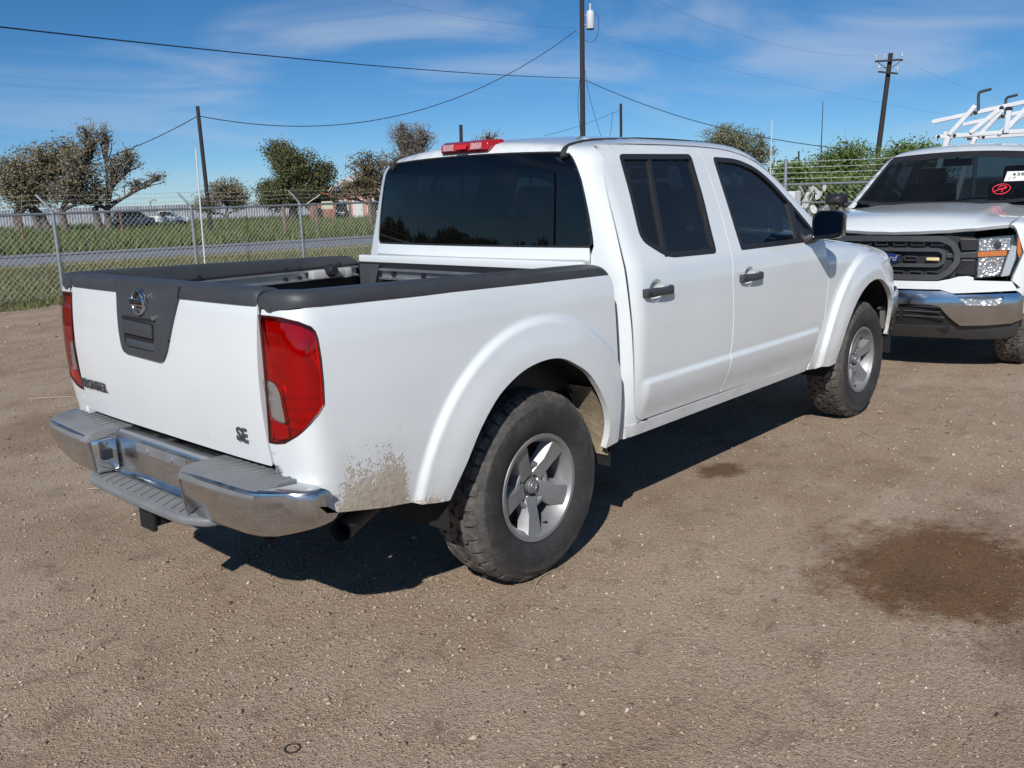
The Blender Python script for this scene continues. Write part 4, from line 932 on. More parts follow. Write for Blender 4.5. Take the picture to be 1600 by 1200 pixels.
# ---- tailgate
def tailgate():
    n = 16; tg = panel('tailgate', [onrear(Fbed, round_poly([(-.662, .683), (.662, .683), (.664, 1.196), (-.664, 1.196)], [.012, .012, .004, .004]))], REAR, Fbed, M_WHITE, T, s=.035, sb=.02, thick=.05)
    MB().box((-.985, 0, .94), (.05, 1.32, .50)).build('tailgate_inner', M_BLACKP, tg)
    rings = []
    for y in [-.664, -.660, -.65]+list(np.linspace(-.6, .6, 13))+[.65, .660, .664]:
        e = max(0, abs(y)-.64)/.024; xo = float(xtail(np.array(y), np.array(1.19)))-.005; zt = 1.236-.006*e*e; xo += .006*e*e
        p = [(xo, 1.184), (xo-.002, 1.205), (xo+.003, zt-.012), (xo+.016, zt-.002), (xo+.03, zt), (xo+.075, zt-.002), (xo+.082, zt-.01), (xo+.083, 1.186)]
        rings.append([(a, y, b) for a, b in p])
    q = MB(); q.loft(rings); q.build('tailgate_cap', M_PLAST, tg, smooth=35)
    ins = round_poly([(.238, 1.226), (.232, 1.12), (.222, 1.03), (.205, .966), (-.090, .958), (-.128, 1.0), (-.235, 1.226)], [.004, .05, .05, .035, .04, .02, .004])
    Fi = lambda x, y, z: xtail(y, np.minimum(z, 1.17))-x
    hole = round_poly([(.182, 1.096), (.182, 1.002), (.150, .992), (-.044, .990), (-.050, 1.088)], [.008, .01, .01, .01, .008])
    pl = panel('handle_bezel', [onrear(Fi, ins), onrear(Fi, hole)], REAR, Fi, M_PLAST, tg, s=.03, sb=.012, thick=.014, off=.009)
    q = MB(); q.box((-1.0635, .066, 1.045), (.008, .25, .12)); q.build('handle_pocket', M_BLACK, pl)
    h = MB(); h.prism([(-1.0775, .176, 1.092), (-1.0775, -.044, 1.085), (-1.0775, -.044, 1.036), (-1.0775, .176, 1.043)], (.009, 0, 0)); h.build('pull_handle', M_PLAST, pl, bevel=.004, seg=2, smooth=40)
    s_ = MB(); s_.prism([(-1.0685, .172, 1.024), (-1.0685, -.044, 1.018), (-1.0755, -.042, .994), (-1.0755, .165, .998)], (.003, 0, -.002)); s_.build('finger_scoop', M_PLAST, pl, bevel=.002, smooth=40)
    k = MB(); k.lathe([(0, -.010), (.009, -.010), (.011, -.004), (.011, .01)], 14, 'x', (-1.066, -.062, 1.112)); k.build('key_lock', M_CHROMEC, pl, smooth=40)
    # round badge with a name bar
    ex = -1.0665
    e = MB(); e.lathe([(.036, -.004), (.040, -.009), (.045, -.009), (.049, -.003), (.049, .004), (.036, .004)], 36, 'x', (ex, .042, 1.160), close=True); em = e.build('emblem_ring', M_CHROMEC, tg, smooth=50)
    MB().box((ex-.007, .042, 1.160), (.010, .104, .026)).build('emblem_bar', M_CHROMEC, em, bevel=.003, smooth=40)
    text_mesh('emblem_lettering', 'NISSAN', .026, .003, M_BLACKP, em, frame((ex-.0132, .042, 1.160), (0, -1, 0), (0, 0, 1)), .0005, spacing=1.0)
    zf = .800; text_mesh('model_lettering', 'FRONTIER', .050, .006, M_BADGE, tg, frame((float(xtail(np.array(.52), np.array(zf)))-.003, .532, zf), (0, -1, 0), (0, 0, 1)), .0009, spacing=.98)
    zf = .768; text_mesh('trim_lettering', 'SE', .062, .006, M_BADGE, tg, frame((float(xtail(np.array(-.53), np.array(zf)))-.003, -.533, zf), (0, -1, 0), (0, 0, 1)), .0012, spacing=1.05)
tailgate()
# ---- rear bumper
def bumper():
    def sec(y, xf, zt, zb, xb=-.985):
        return [(xb, zt-.004), (xf+.05, zt), (xf+.018, zt-.002), (xf+.005, zt-.009), (xf, zt-.026), (xf+.002, zt-.075), (xf+.012, (zt+zb)/2-.01), (xf+.030, zb+.03), (xf+.045, zb+.008), (xf+.07, zb), (xb, zb+.01)]
    root = None
    rings = []
    for y, dx, dz in ((-.345, .030, .012), (-.348, .015, .004), (-.356, .006, .001), (-.37, 0, 0), (-.5, .003, 0), (-.65, .011, 0), (-.72, .017, 0), (-.752, .025, 0), (-.780, .046, .001), (-.815, .076, .002), (-.845, .104, .004), (-.864, .124, .007), (-.876, .142, .012), (-.881, .154, .020), (-.883, .162, .032)):
        xf = -1.190+dx; zt = .657-dz; zb = .480+.050*max(0, (-y-.6)/.29)**2+dz; rings.append([(a, y, b) for a, b in sec(y, xf, zt, zb, -1.0)])
    q = MB(); q.loft(rings); blk = q.build('rear_bumper', M_CHROME, T, smooth=38)
    prs = []
    for y, dx in ((-.343, .014), (-.347, .004), (-.36, -.002), (-.5, .003), (-.65, .011), (-.72, .017), (-.752, .025), (-.772, .040)):
        xf = -1.190+dx; zt = .6575; lo_ = .030 if y > -.72 else (.026 if y > -.76 else .004); e = 0 if y > -.76 else .05
        prs.append([(-1.002, y, zt+.003), (xf+.05+e*.3, y, zt+.0045), (xf+.020+e*.6, y, zt+.0015), (xf+.0055+e, y, zt-min(lo_, .012)), (xf-.002+e, y, zt-min(lo_, .024)), (xf-.002+e, y, zt-lo_), (xf+.01+e, y, zt-lo_), (xf+.03+e, y, zt-.03), (-1.002, y, zt-.01)])
    pd = MB(); pd.loft(prs); p_ = pd.build('step_pad', M_PAD, blk, smooth=40)
    rb = MB()
    for i in range(8):
        y = -.44-.043*i; rb.box((-1.066+.006*i, y, .6625), (.10-.006*i, .010, .005), Matrix.Rotation(R(-14), 3, 'Z'))
    rb.build('pad_rib', M_PAD, p_, bevel=.0015)
    mirror_tree(blk, T)
    # recessed middle with the low step
    mid = MB(); prof = [(-.985, .655), (-1.060, .657), (-1.076, .650), (-1.082, .635), (-1.080, .52), (-1.086, .505), (-1.10, .497)]
    for yy in (): pass
    rings = [[(x, y, z) for x, z in prof]+[(-.985, y, .49)] for y in (-.36, -.34, 0, .34, .36)]
    mid.loft(rings); mo = mid.build('bumper_middle', M_CHROME, T, smooth=40)
    for s_ in (-1, 1):
        c = MB(); c.prism([(-1.06, s_*.345, .65), (-1.186, s_*.348, .62), (-1.172, s_*.348, .50), (-1.07, s_*.345, .50)], (0, -s_*.004, 0)); c.build('block_cheek', M_CHROME, mo)
    w = MB(); w.box((-1.085, .30, .575), (.010, .045, .040), Matrix.Rotation(R(-8), 3, 'Z')); 
    st = MB(); outer = [(-1.085, .455), (-1.150, .440), (-1.196, .345), (-1.206, .0), (-1.196, -.345), (-1.150, -.440), (-1.085, -.455)]
    st.prism([(x, y, .462) for x, y in round_poly(outer, .03)], (0, 0, .030)); so_ = st.build('low_step', M_PAD, mo, bevel=.010, seg=3, smooth=40)
    rb = MB()
    for i in range(13):
        y = -.33+.055*i; rb.box((-1.142, y, .4935), (.085, .010, .004), Matrix.Rotation(R(32), 3, 'Z'))
    rb.build('step_rib', M_PAD, so_, bevel=.0012)
    lp = MB(); lp.box((-1.0835, -.02, .618), (.006, .36, .036)); lpo = lp.build('plate_holder', M_PAD, mo, bevel=.003)
    for y in (-.11, .07): b = MB(); b.lathe([(0, -.008), (.008, -.008), (.010, 0)], 10, 'x', (-1.086, y, .618)); b.build('bolt', M_ALU, lpo)
    # socket on the left block
    k = MB(); k.box((-1.192, .265, .575), (.03, .05, .042)); 
    sk = MB(); sk.prism([(-1.100, .338, .606), (-1.100, .298, .606), (-1.100, .298, .556), (-1.100, .338, .556)], (.02, 0, 0)); 
    pl = MB(); pl.prism([(-1.178, .341, .632), (-1.090, .330, .632), (-1.090, .330, .508), (-1.165, .341, .508)], (0, -.010, 0)); po = pl.build('socket_plate', M_CHROMEC, mo, bevel=.003, seg=2, smooth=40)
    pk = MB(); pk.box((-1.132, .316, .575), (.040, .026, .040)); pk.build('trailer_socket', M_BLACKP, po, bevel=.004, smooth=40)
    h = MB(); h.box((-1.06, .0, .405), (.16, .075, .075)); h.box((-1.145, 0, .405), (.02, .10, .10)); hh = h.build('hitch_receiver', M_BLACK, T, bevel=.006)
    h2 = MB(); h2.tube([(-.99, -.55, .43), (-.99, .55, .43)], .035, 8); h2.build('hitch_tube', M_BLACK, hh)
    e = MB(); e.tube([(-.30, -.60, .48), (-.62, -.66, .47), (-.885, -.785, .452)], .036, 18, cap=False); e.tube([(-.885, -.785, .452), (-.62, -.66, .47)], .031, 18, cap=False); e.build('exhaust_pipe', simple('exhaust', (.10, .085, .075), .6, .6, var=.3), T, smooth=50)
bumper()

# ---- cab sides, roof, back
door_r_rear = [(.688, 1.668), (.650, 1.57), (.632, 1.485), (.623, 1.352), (.611, 1.168), (.612, 1.03), (.616, .898), (.622, .676), (.634, .565), (.652, .520), (.685, .502)]
split = [(1.377, .498), (1.398, .56), (1.415, .633), (1.436, .74), (1.444, .853), (1.441, .95), (1.440, 1.041), (1.452, 1.14), (1.466, 1.223), (1.490, 1.36), (1.497, 1.45), (1.496, 1.55), (1.487, 1.625), (1.479, 1.686)]
topline = [(1.479, 1.686), (1.65, 1.680), (1.793, 1.668), (1.92, 1.645), (2.02, 1.613), (2.13, 1.563), (2.22, 1.511), (2.339, 1.420), (2.426, 1.345), (2.50, 1.262)]
fend = [(2.530, 1.20), (2.541, 1.09), (2.553, .975), (2.550, .865), (2.525, .73), (2.490, .61), (2.45, .52), (2.425, .492)]
def shift(p, dx, dz=0): return [(a+dx, b+dz) for a, b in p]
g = .0034
rear_top = [(1.21, 1.689), (1.0, 1.688), (.80, 1.687), (.735, 1.685), (.705, 1.680)]
rd = catmull(door_r_rear, 4)[:]+shift(catmull(split, 4), -g)+catmull(rear_top, 3)
fd = list(reversed(shift(catmull(split, 4), g)))+[]
fd = catmull([(1.377+g, .498), (1.9, .489), (2.425, .489)], 3)[1:-1]+[(2.405, .489)]+list(reversed(catmull(fend, 3)))+list(reversed(catmull(topline, 4)))[0:-1]+list(reversed(shift(catmull(split, 4), g)))
winr = round_poly([(.786, 1.645), (1.384, 1.651), (1.372, 1.44), (1.322, 1.184), (.905, 1.192), (.742, 1.277), (.776, 1.482)], [.035, .035, .05, .03, .06, .05, .05])
winf = round_poly([(1.586, 1.640), (1.819, 1.632), (2.0, 1.588), (2.133, 1.514), (2.25, 1.418), (2.36, 1.322), (2.462, 1.215), (2.462, 1.178), (2.0, 1.180), (1.562, 1.183), (1.581, 1.373)], [.025, .08, .08, .06, .06, .06, .03, .012, 0, .012, .1])
def inset(poly, d):
    P = np.array(poly); n = len(P); out = []
    A = sum(P[i, 0]*P[(i+1) % n, 1]-P[(i+1) % n, 0]*P[i, 1] for i in range(n)); sg = 1 if A > 0 else -1
    for i in range(n):
        a, b = P[i]-P[i-1], P[(i+1) % n]-P[i]; a = a/max(np.linalg.norm(a), 1e-9); b = b/max(np.linalg.norm(b), 1e-9)
        na = np.array([-a[1], a[0]]); nb = np.array([-b[1], b[0]]); m_ = na+nb; m_ = m_/max(np.linalg.norm(m_), .4)
        out.append(tuple(P[i]+m_*sg*d/max(.5, m_@na)))
    return out
def cups(cx, cz):
    def f(P, Nn):
        r = np.sqrt(((P[:, 0]-cx)/.058)**2+((P[:, 2]-cz)/.052)**2); d = .026*(1-sstep(.80, 1.0, r))*(1-.45*r**2)
        return P-Nn*d[:, None]
    return f
def handle(door, cx, cz):
    y = float(SIDE.lift(Fcab, np.array([(cx, cz)]))[0, 1])
    q = MB(); prof = [(-.105, -.002, -.012), (-.105, .0, -.022), (-.09, .0, -.026)]
    rings = []
    for dx, hh, pr in ((-.108, .015, .008), (-.104, .019, .020), (-.07, .020, .026), (-.035, .0195, .027), (0, .018, .031), (.06, .018, .031), (.095, .020, .027), (.104, .019, .018), (.108, .014, .006)):
        bk = -.004 if abs(dx) > .07 else -.020
        rings.append([(cx+dx, y-pr*.75, cz-hh), (cx+dx, y-pr, cz-hh*.6), (cx+dx, y-pr, cz+hh*.6), (cx+dx, y-pr*.75, cz+hh), (cx+dx, y+bk*-1*.3 if bk == -.004 else y-pr+.010, cz+hh), (cx+dx, y+bk*-1*.3 if bk == -.004 else y-pr+.010, cz-hh)])
    q.loft(rings); q.build('door_handle', M_PLAST, door, smooth=45)
    k = MB(); k.lathe([(0, -.028), (.007, -.028), (.009, -.02), (.009, 0)], 10, 'y', (cx-.083, y, cz)); k.build('key_lock', M_BLACKP, door)
def door(name, outl, win, cup, bars, mat_g, lab=None):
    d = panel(name, [onside(Fcab, outl), onside(Fcab, win)], SIDE, Fcab, M_WHITE, T, s=.021, sb=.012, thick=.02, post=cups(*cup), extra=onside(Fcab, [(x, z) for z in (.697, .690, .683, .676, .669, .662, .655) for x in np.arange(.63, 2.5, .014)]+[(cup[0]+.058*k*math.cos(a), cup[1]+.052*k*math.sin(a)) for k in (1.06, 1.0, .95, .90, .85, .79, .6, .4) for a in np.linspace(0, 2*math.pi, 49)[:-1]]))
    panel('window_trim', [onside(Fcab, inset(win, .0008)), onside(Fcab, inset(win, .024))], SIDE, Fcab, M_BLACKP, d, s=.03, sb=.012, thick=.012, off=.003)
    panel('window_glass', [onside(Fcab, inset(win, .020))], SIDE, Fcab, mat_g, d, s=.06, sb=.02, thick=.004, off=-.008)
    for a, b, r in bars:
        pts = onside(Fcab, [(a[0]+(b[0]-a[0])*i/8, a[1]+(b[1]-a[1])*i/8) for i in range(9)]); v = [];
        rings = [[(p[0]-r, p[1]-.003, p[2]), (p[0]+r, p[1]-.003, p[2]), (p[0]+r, p[1]+.012, p[2]), (p[0]-r, p[1]+.012, p[2])] for p in pts]; q = MB(); q.loft(rings); q.build('divider_bar', M_BLACKP, d)
    handle(d, *cup)
    panel('gap_shade_strip', [onside(Fcab, inset(outl, -.009)), onside(Fcab, inset(outl, .012))], SIDE, Fcab, M_RUBBER, d, s=.03, sb=.02, thick=.01, off=-.009)  # black strip added behind the door gaps, standing in for their shade
    inn = inset(win, .030); panel('door_lining', [onside(Fcab, inset(outl, .03)), onside(Fcab, inn)], SIDE, Fcab, M_DASH, d, s=.08, sb=.03, thick=.02, off=-.045)
    return both(d)
door('rear_door', rd, winr, (.775, 1.060), [((1.015, 1.640), (.893, 1.200), .012)], M_TINT)
door('front_door', fd, winf, (1.613, 1.048), [((2.262, 1.392), (2.222, 1.186), .026)], M_TINT2)
# body side round the doors: rear corner post, roof rail, front pillar
gap = .006
r_edge = [(a-gap, b) for a, b in catmull(door_r_rear, 4)]
c_top = [(.70, 1.688), (.735, 1.692), (.80, 1.694), (1.0, 1.695), (1.21, 1.696), (1.479, 1.693), (1.65, 1.687), (1.797, 1.675), (1.925, 1.652), (2.026, 1.620), (2.136, 1.569), (2.226, 1.517), (2.344, 1.426), (2.431, 1.351), (2.506, 1.268), (2.538, 1.205)]
ditch = [(.560, -.560), (.575, -.556), (.61, -.545), (.68, -.530), (.85, -.512), (1.2, -.505), (1.6, -.512), (1.85, -.545), (2.0, -.60)]
apil = [(2.09, 1.650), (2.20, 1.585), (2.30, 1.515), (2.42, 1.428), (2.52, 1.345), (2.60, 1.262), (2.64, 1.210)]
cside = ontop(Fcab, ditch)+[np.array((x, -.70+.08*(z-1.5)-.02*(x-2.3), z)) for x, z in apil]+onside(Fcab, list(reversed(c_top)))+onside(Fcab, r_edge)+onside(Fcab, [(.655, .496), (.64, .44), (.605, .44)])
cside += onrear(Fcab, [(-.76, .44), (-.70, .44), (-.70, .9), (-.70, 1.17), (-.70, 1.225), (-.712, 1.262), (-.708, 1.30), (-.690, 1.39), (-.672, 1.462), (-.650, 1.54), (-.625, 1.600), (-.602, 1.634), (-.575, 1.655)])
both(panel('cab_side', [cside], CPIL, Fcab, M_WHITE, T, s=.022, sb=.012, thick=.015))
rk = [(.56, .437), (2.38, .437), (2.40, .486), (.66, .4935), (.60, .4935), (.555, .48)]
both(panel('rocker_panel', [onside(Fcab, rk)], SIDE, Fcab, M_WHITE, T, s=.025, sb=.015, thick=.06, off=.002))
bb = round_poly([(-.698, .60), (.698, .60), (.698, 1.22), (.69, 1.255), (-.69, 1.255), (-.698, 1.22)], 0)
def backpost(P, Nn):
    z = P[:, 2]; return P-Nn*(.014*np.exp(-((z-1.205)/.022)**2)*-1+.016*sstep(1.19, 1.15, z))[:, None]
panel('cab_back', [onrear(Fcab, bb)], REAR, Fcab, M_WHITE2, T, s=.025, sb=.02, thick=.01, post=backpost)
zt_ = lambda y: 1.672-.012*(abs(y)/.56)**2
roof = [np.array(p) for p in ontop(Fcab, [(a, b+.010) for a, b in ditch[1:]])]
hdr = [(2.08, -.60), (2.14, -.45), (2.185, -.25), (2.20, 0)]; hdr = hdr+[(a, -b) for a, b in reversed(hdr[:-1])]
roof += ontop(Fcab, hdr)+[p*np.array([1, -1, 1]) for p in reversed(roof)]+onrear(Fcab, [(y, zt_(y)) for y in np.linspace(.556, -.556, 15)])
panel('roof', [roof], ROOFC, Fcab, M_WHITE2, T, s=.05, sb=.02, thick=.015)
for s_ in (1, -1):
    P = np.array(ontop(Fcab, [(a, b+.005) for a, b in ditch])); P[:, 1] *= s_; P[:, 2] -= .002
    P = np.vstack([np.array(onrear(Fcab, [(-.568, 1.652)]))*np.array([[1, s_, 1]]), P]); q = MB(); q.tube(catmull(P, 2), [.015]*3+[.014]*3+[.010]*5+[.007]*(len(catmull(P, 2))-11), 6); q.build('roof_ditch_strip', M_RUBBER, T, smooth=50)
bw = [(-.560, 1.668), (-.590, 1.652), (-.615, 1.625), (-.640, 1.575), (-.668, 1.475), (-.684, 1.40), (-.700, 1.31), (-.704, 1.275), (-.693, 1.259), (-.66, 1.2555)]
bw = bw+[(-a, b) for a, b in reversed(bw)]; top_ = [(y, zt_(y)+.004) for y in np.linspace(.54, -.54, 13)]; bw = bw+top_
rg = panel('rear_window', [onrear(Fcab, bw)], REAR, Fcab, M_TINT, T, s=.06, sb=.02, thick=.004, off=-.006)
panel('window_seal', [onrear(Fcab, bw), onrear(Fcab, inset(bw, .009))], REAR, Fcab, M_BLACKP, rg, s=.03, sb=.015, thick=.006, off=-.004)
# third brake light
def chmsl():
    q = MB(); rings = []
    for y, k in ((-.158, .25), (-.154, .7), (-.145, 1), (-.07, 1), (0, 1), (.07, 1), (.145, 1), (.154, .7), (.158, .25)):
        x0 = float(xrear(np.array(y), np.array(1.70)))+.012; cz = 1.708
        rings.append([(x0+.06, y, cz-.024*k), (x0-.014*k, y, cz-.026*k), (x0-.024*k, y, cz-.018*k), (x0-.018*k, y, cz+.012*k), (x0+.004, y, cz+.026*k), (x0+.09, y, cz+.030*k)])
    q.loft(rings); o = q.build('brake_light', simple('red_lamp', (.40, .010, .014), .12, coat=1.0), T, smooth=35)
    for y in (-.085, .095):
        w = MB(); x0 = float(xrear(np.array(y), np.array(1.7)))-.0135; w.prism([(x0+.0005, y-.035, 1.694), (x0+.0005, y+.035, 1.694), (x0+.006, y+.035, 1.722), (x0+.006, y-.035, 1.722)], (-.003, 0, 0)); w.build('lamp_window', simple('pink_lens', (.55, .28, .28), .12, var=.4, scale=90, coat=1), o)
    w = MB(); x0 = .516-.0135; w.prism([(x0+.0005, -.035, 1.697), (x0+.0005, .04, 1.697), (x0+.006, .04, 1.718), (x0+.006, -.035, 1.718)], (-.003, 0, 0)); w.build('lamp_window', simple('bright_red_lens', (.62, .02, .015), .12, coat=1), o)
chmsl()
# ---- front: fender, hood, screen
arcf = [(2.705, .432), (2.707, .47)]+[(3.195+.487*math.cos(R(a)), .41+.487*math.sin(R(a))) for a in range(168, 4, -8)]+[(3.690, .47)]
fo = shift(catmull(fend, 3), gap)
fenl = onside(Ffront, fo)+onside(Ffront, [(2.412, .437), (2.50, .430), (2.62, .428)]+arcf+[(3.72, .50), (3.76, .62), (3.80, .74)])+[np.array((3.86, -.80, .82)), np.array((3.86, -.79, .98)), np.array((3.80, -.77, 1.03))]+ontop(Ffront, [(3.6, -.735), (3.3, -.75), (2.95, -.765), (2.66, -.79)])+onside(Ffront, [(2.60, 1.19)])
both(panel('front_fender', [fenl], FENC, Ffront, M_WHITE, T, s=.026, sb=.013, thick=.03, extra=arcs(Ffront, 3.19, .41, .672)))
hl = [(2.66, -.782), (2.95, -.757), (3.3, -.742), (3.6, -.727), (3.82, -.68), (3.93, -.5), (3.985, -.25), (4.0, 0)]; hl = hl+[(a, -b) for a, b in reversed(hl[:-1])]; hl += [(2.74, .6), (2.79, .3), (2.80, 0), (2.79, -.3), (2.74, -.6)]
panel('hood', [ontop(Ffront, hl)], TOP, Ffront, M_WHITE2, T, s=.05, sb=.03, thick=.02)
sc = [np.array(p) for p in ontop(Fcab, [(a+.012, b) for a, b in hdr])]; lowb = [(2.76, .62), (2.80, .3), (2.81, 0), (2.80, -.3), (2.76, -.62)]
Fscr = lambda x, y, z: wsh(x, y, z)
scl = sc+[np.array((2.15, .655, 1.61)), np.array((2.42, .72, 1.41)), np.array((2.62, .78, 1.23))]+[np.array((x, y, 1.20)) for x, y in lowb]+[np.array((2.62, -.78, 1.23)), np.array((2.42, -.72, 1.41)), np.array((2.15, -.655, 1.61))]
panel('windscreen', [scl], SCR, Fscr, M_TINT2, T, s=.08, sb=.04, thick=.005)
MB().box((2.72, 0, 1.175), (.20, 1.5, .03)).build('cowl', M_BLACKP, T, bevel=.008)
def nose():
    q = MB(); rings = []
    for y in np.linspace(-.86, .86, 21):
        xf = 4.115-.33*(abs(y)/.86)**2.6; rings.append([(xf-.06, y, .80), (xf-.015, y, .795), (xf, y, .76), (xf+.004, y, .66), (xf-.004, y, .56), (xf-.03, y, .50), (xf-.08, y, .49)])
    for y, xs in ((-.895, 3.67),):
        pass
    e0 = [[(3.60, -.895, .765), (3.60, -.902, .76), (3.60, -.906, .74), (3.60, -.905, .66), (3.60, -.90, .58), (3.60, -.89, .53), (3.60, -.88, .52)], [(3.72, -.875, .795), (3.725, -.885, .79), (3.73, -.892, .76), (3.73, -.892, .66), (3.73, -.885, .57), (3.72, -.875, .52), (3.71, -.865, .51)]]
    rings = e0+rings+[[(a, -b, c) for a, b, c in r] for r in reversed(e0)]
    q.loft(rings, cap=False, closed=False); q.build('front_bumper', M_CHROME, T, smooth=40)
    gr = MB(); gr.box((3.93, 0, .90), (.06, 1.02, .20)); go = gr.build('grille', M_BLACKP, T, bevel=.02)
    for y in (-.26, .26): MB().box((3.975, y, .90), (.03, .05, .20), Matrix.Rotation(R(18 if y > 0 else -18), 3, 'X')).build('grille_bar', M_CHROMEC, go, bevel=.006)
    h = MB(); h.prism([(3.955, -.54, .98), (3.83, -.76, 1.0), (3.80, -.79, .86), (3.93, -.54, .82)], (-.08, 0, 0)); ho = h.build('head_lamp', M_CLEAR, T, bevel=.012); both(ho)
    h = MB(); h.prism([(3.93, -.55, .97), (3.81, -.745, .985), (3.785, -.77, .87), (3.91, -.55, .83)], (-.06, 0, 0)); both(h.build('lamp_bowl', M_SILVER, T, bevel=.01))
    v = MB(); v.box((3.85, 0, .60), (.3, 1.3, .30)); v.build('front_valance', M_BLACK, T, bevel=.03)
    for s_ in (-1, 1):
        b = MB(); b.tube([(3.62, s_*.80, .66), (3.72, s_*.84, .66), (3.73, s_*.84, .56)], .012, 6); b.box((3.66, s_*.83, .58), (.07, .03, .12)); b.build('bumper_bracket', simple('bracket_grey', (.14, .13, .12), .7), T)
nose()
# ---- door mirror
def mirror_unit():
    q = MB(); rings = []
    # housing: a rounded shell, glass facing back
    def ring(x, ys, zs, k):
        pts = round_poly([(-.905-.002, 1.196), (-1.078, 1.202), (-1.082, 1.335), (-1.05, 1.352), (-.93, 1.350), (-.905, 1.31)], [.03, .05, .05, .04, .04, .03], 4)
        cy, cz = -.99, 1.272
        return [(x, cy+(a-cy)*k+ys, cz+(b-cz)*k+zs) for a, b in pts]
    for x, k in ((2.285, .93), (2.280, .985), (2.288, 1.0), (2.33, .99), (2.37, .90), (2.405, .70), (2.425, .38)): rings.append(ring(x, .012*(x-2.28)/.14, -.006*(x-2.28)/.14, k))
    q.loft(rings); mo = q.build('door_mirror', simple('gloss_black', (.012, .012, .013), .22, coat=.5), T, smooth=45)
    g_ = MB(); g_.loft([ring(2.2835, 0, 0, .88), ring(2.2815, 0, 0, .87)]); g_.build('mirror_glass', M_MIRROR, mo, smooth=40)
    a = MB(); a.loft([[(2.30, -.93, 1.20), (2.38, -.93, 1.20), (2.38, -.93, 1.235), (2.30, -.93, 1.235)], [(2.27, -.87, 1.165), (2.41, -.87, 1.165), (2.41, -.87, 1.215), (2.27, -.87, 1.215)], [(2.25, -.83, 1.165), (2.45, -.83, 1.165), (2.45, -.82, 1.25), (2.30, -.82, 1.27)]]); a.build('mirror_foot', M_BLACKP, mo, bevel=.008, smooth=40)
    both(mo)
mirror_unit()
# ---- underside and wheel arches
def under():
    q = MB(); q.box((1.55, 0, .56), (2.1, 1.60, .22)); q.build('floor_pan', M_BLACK, T, bevel=.02)
    q = MB()
    for s_ in (-1, 1): q.box((1.50, s_*.43, .50), (4.6, .08, .14))
    q.build('chassis_frame', M_BLACK, T)
    q = MB(); q.tube([(0, -.66, .39), (0, .66, .39)], .045, 10); q.lathe([(.0, -.14), (.10, -.12), (.155, 0), (.10, .12), (0, .14)], 16, 'y', (0, .1, .39)); q.build('rear_axle', M_BLACK, T, smooth=50)
    for s_ in (-1, 1):
        q = MB(); q.tube(catmull([(-.62, s_*.52, .48), (0, s_*.52, .34), (.62, s_*.52, .46)], 6), .03, 6); q.build('leaf_spring', M_BLACK, T)
    q = MB(); q.box((-.35, 0, .60), (1.2, 1.1, .14)); q.build('bed_underside', M_BLACK, T)
    q = MB(); q.lathe([(.34, -.15), (.37, -.10), (.37, .10), (.34, .15)], 24, 'y', (-.55, 0, .52)); 
    q = MB(); q.box((3.2, 0, .66), (1.1, 1.0, .5)); q.build('engine_bay', M_BLACK, T, bevel=.03)
    q = MB(); q.tube([(3.2, -.66, .37), (3.2, .66, .37)], .04, 8); q.build('front_axle', M_BLACK, T)
    for xc, r, y0 in ((-.02, .475, .52), (3.195, .505, .50)):
        q = MB(); n = 20
        for s_ in (0, 1):
            pass
        v = []; f = []
        for i in range(n+1):
            a = R(-8+196*i/n); v += [(xc+r*math.cos(a), -.872, .415+r*math.sin(a)), (xc+r*math.cos(a), -y0, .415+r*math.sin(a))]
        for i in range(n): f.append((2*i, 2*i+1, 2*i+3, 2*i+2))
        k = len(v); v += [(xc+r*math.cos(R(-8+196*i/n)), -y0+.002, .415+r*math.sin(R(-8+196*i/n))) for i in range(n+1)]; f.append(tuple(k+i for i in range(n+1)))
        q.add(v, f); both(q.build('wheel_arch_liner', M_BLACK, T, smooth=50))
    q = MB(); v = []
    for i in range(8):
        a = R(-2+42*i/7); v.append((-.02+.462*math.cos(a), .415+.462*math.sin(a)))
    q.loft([[(x, -.868, z) for x, z in v], [(x-.002, -.72, z) for x, z in v]], cap=False, closed=False); both(q.build('mud_caked_liner', M_MUD, T, smooth=50))
under()
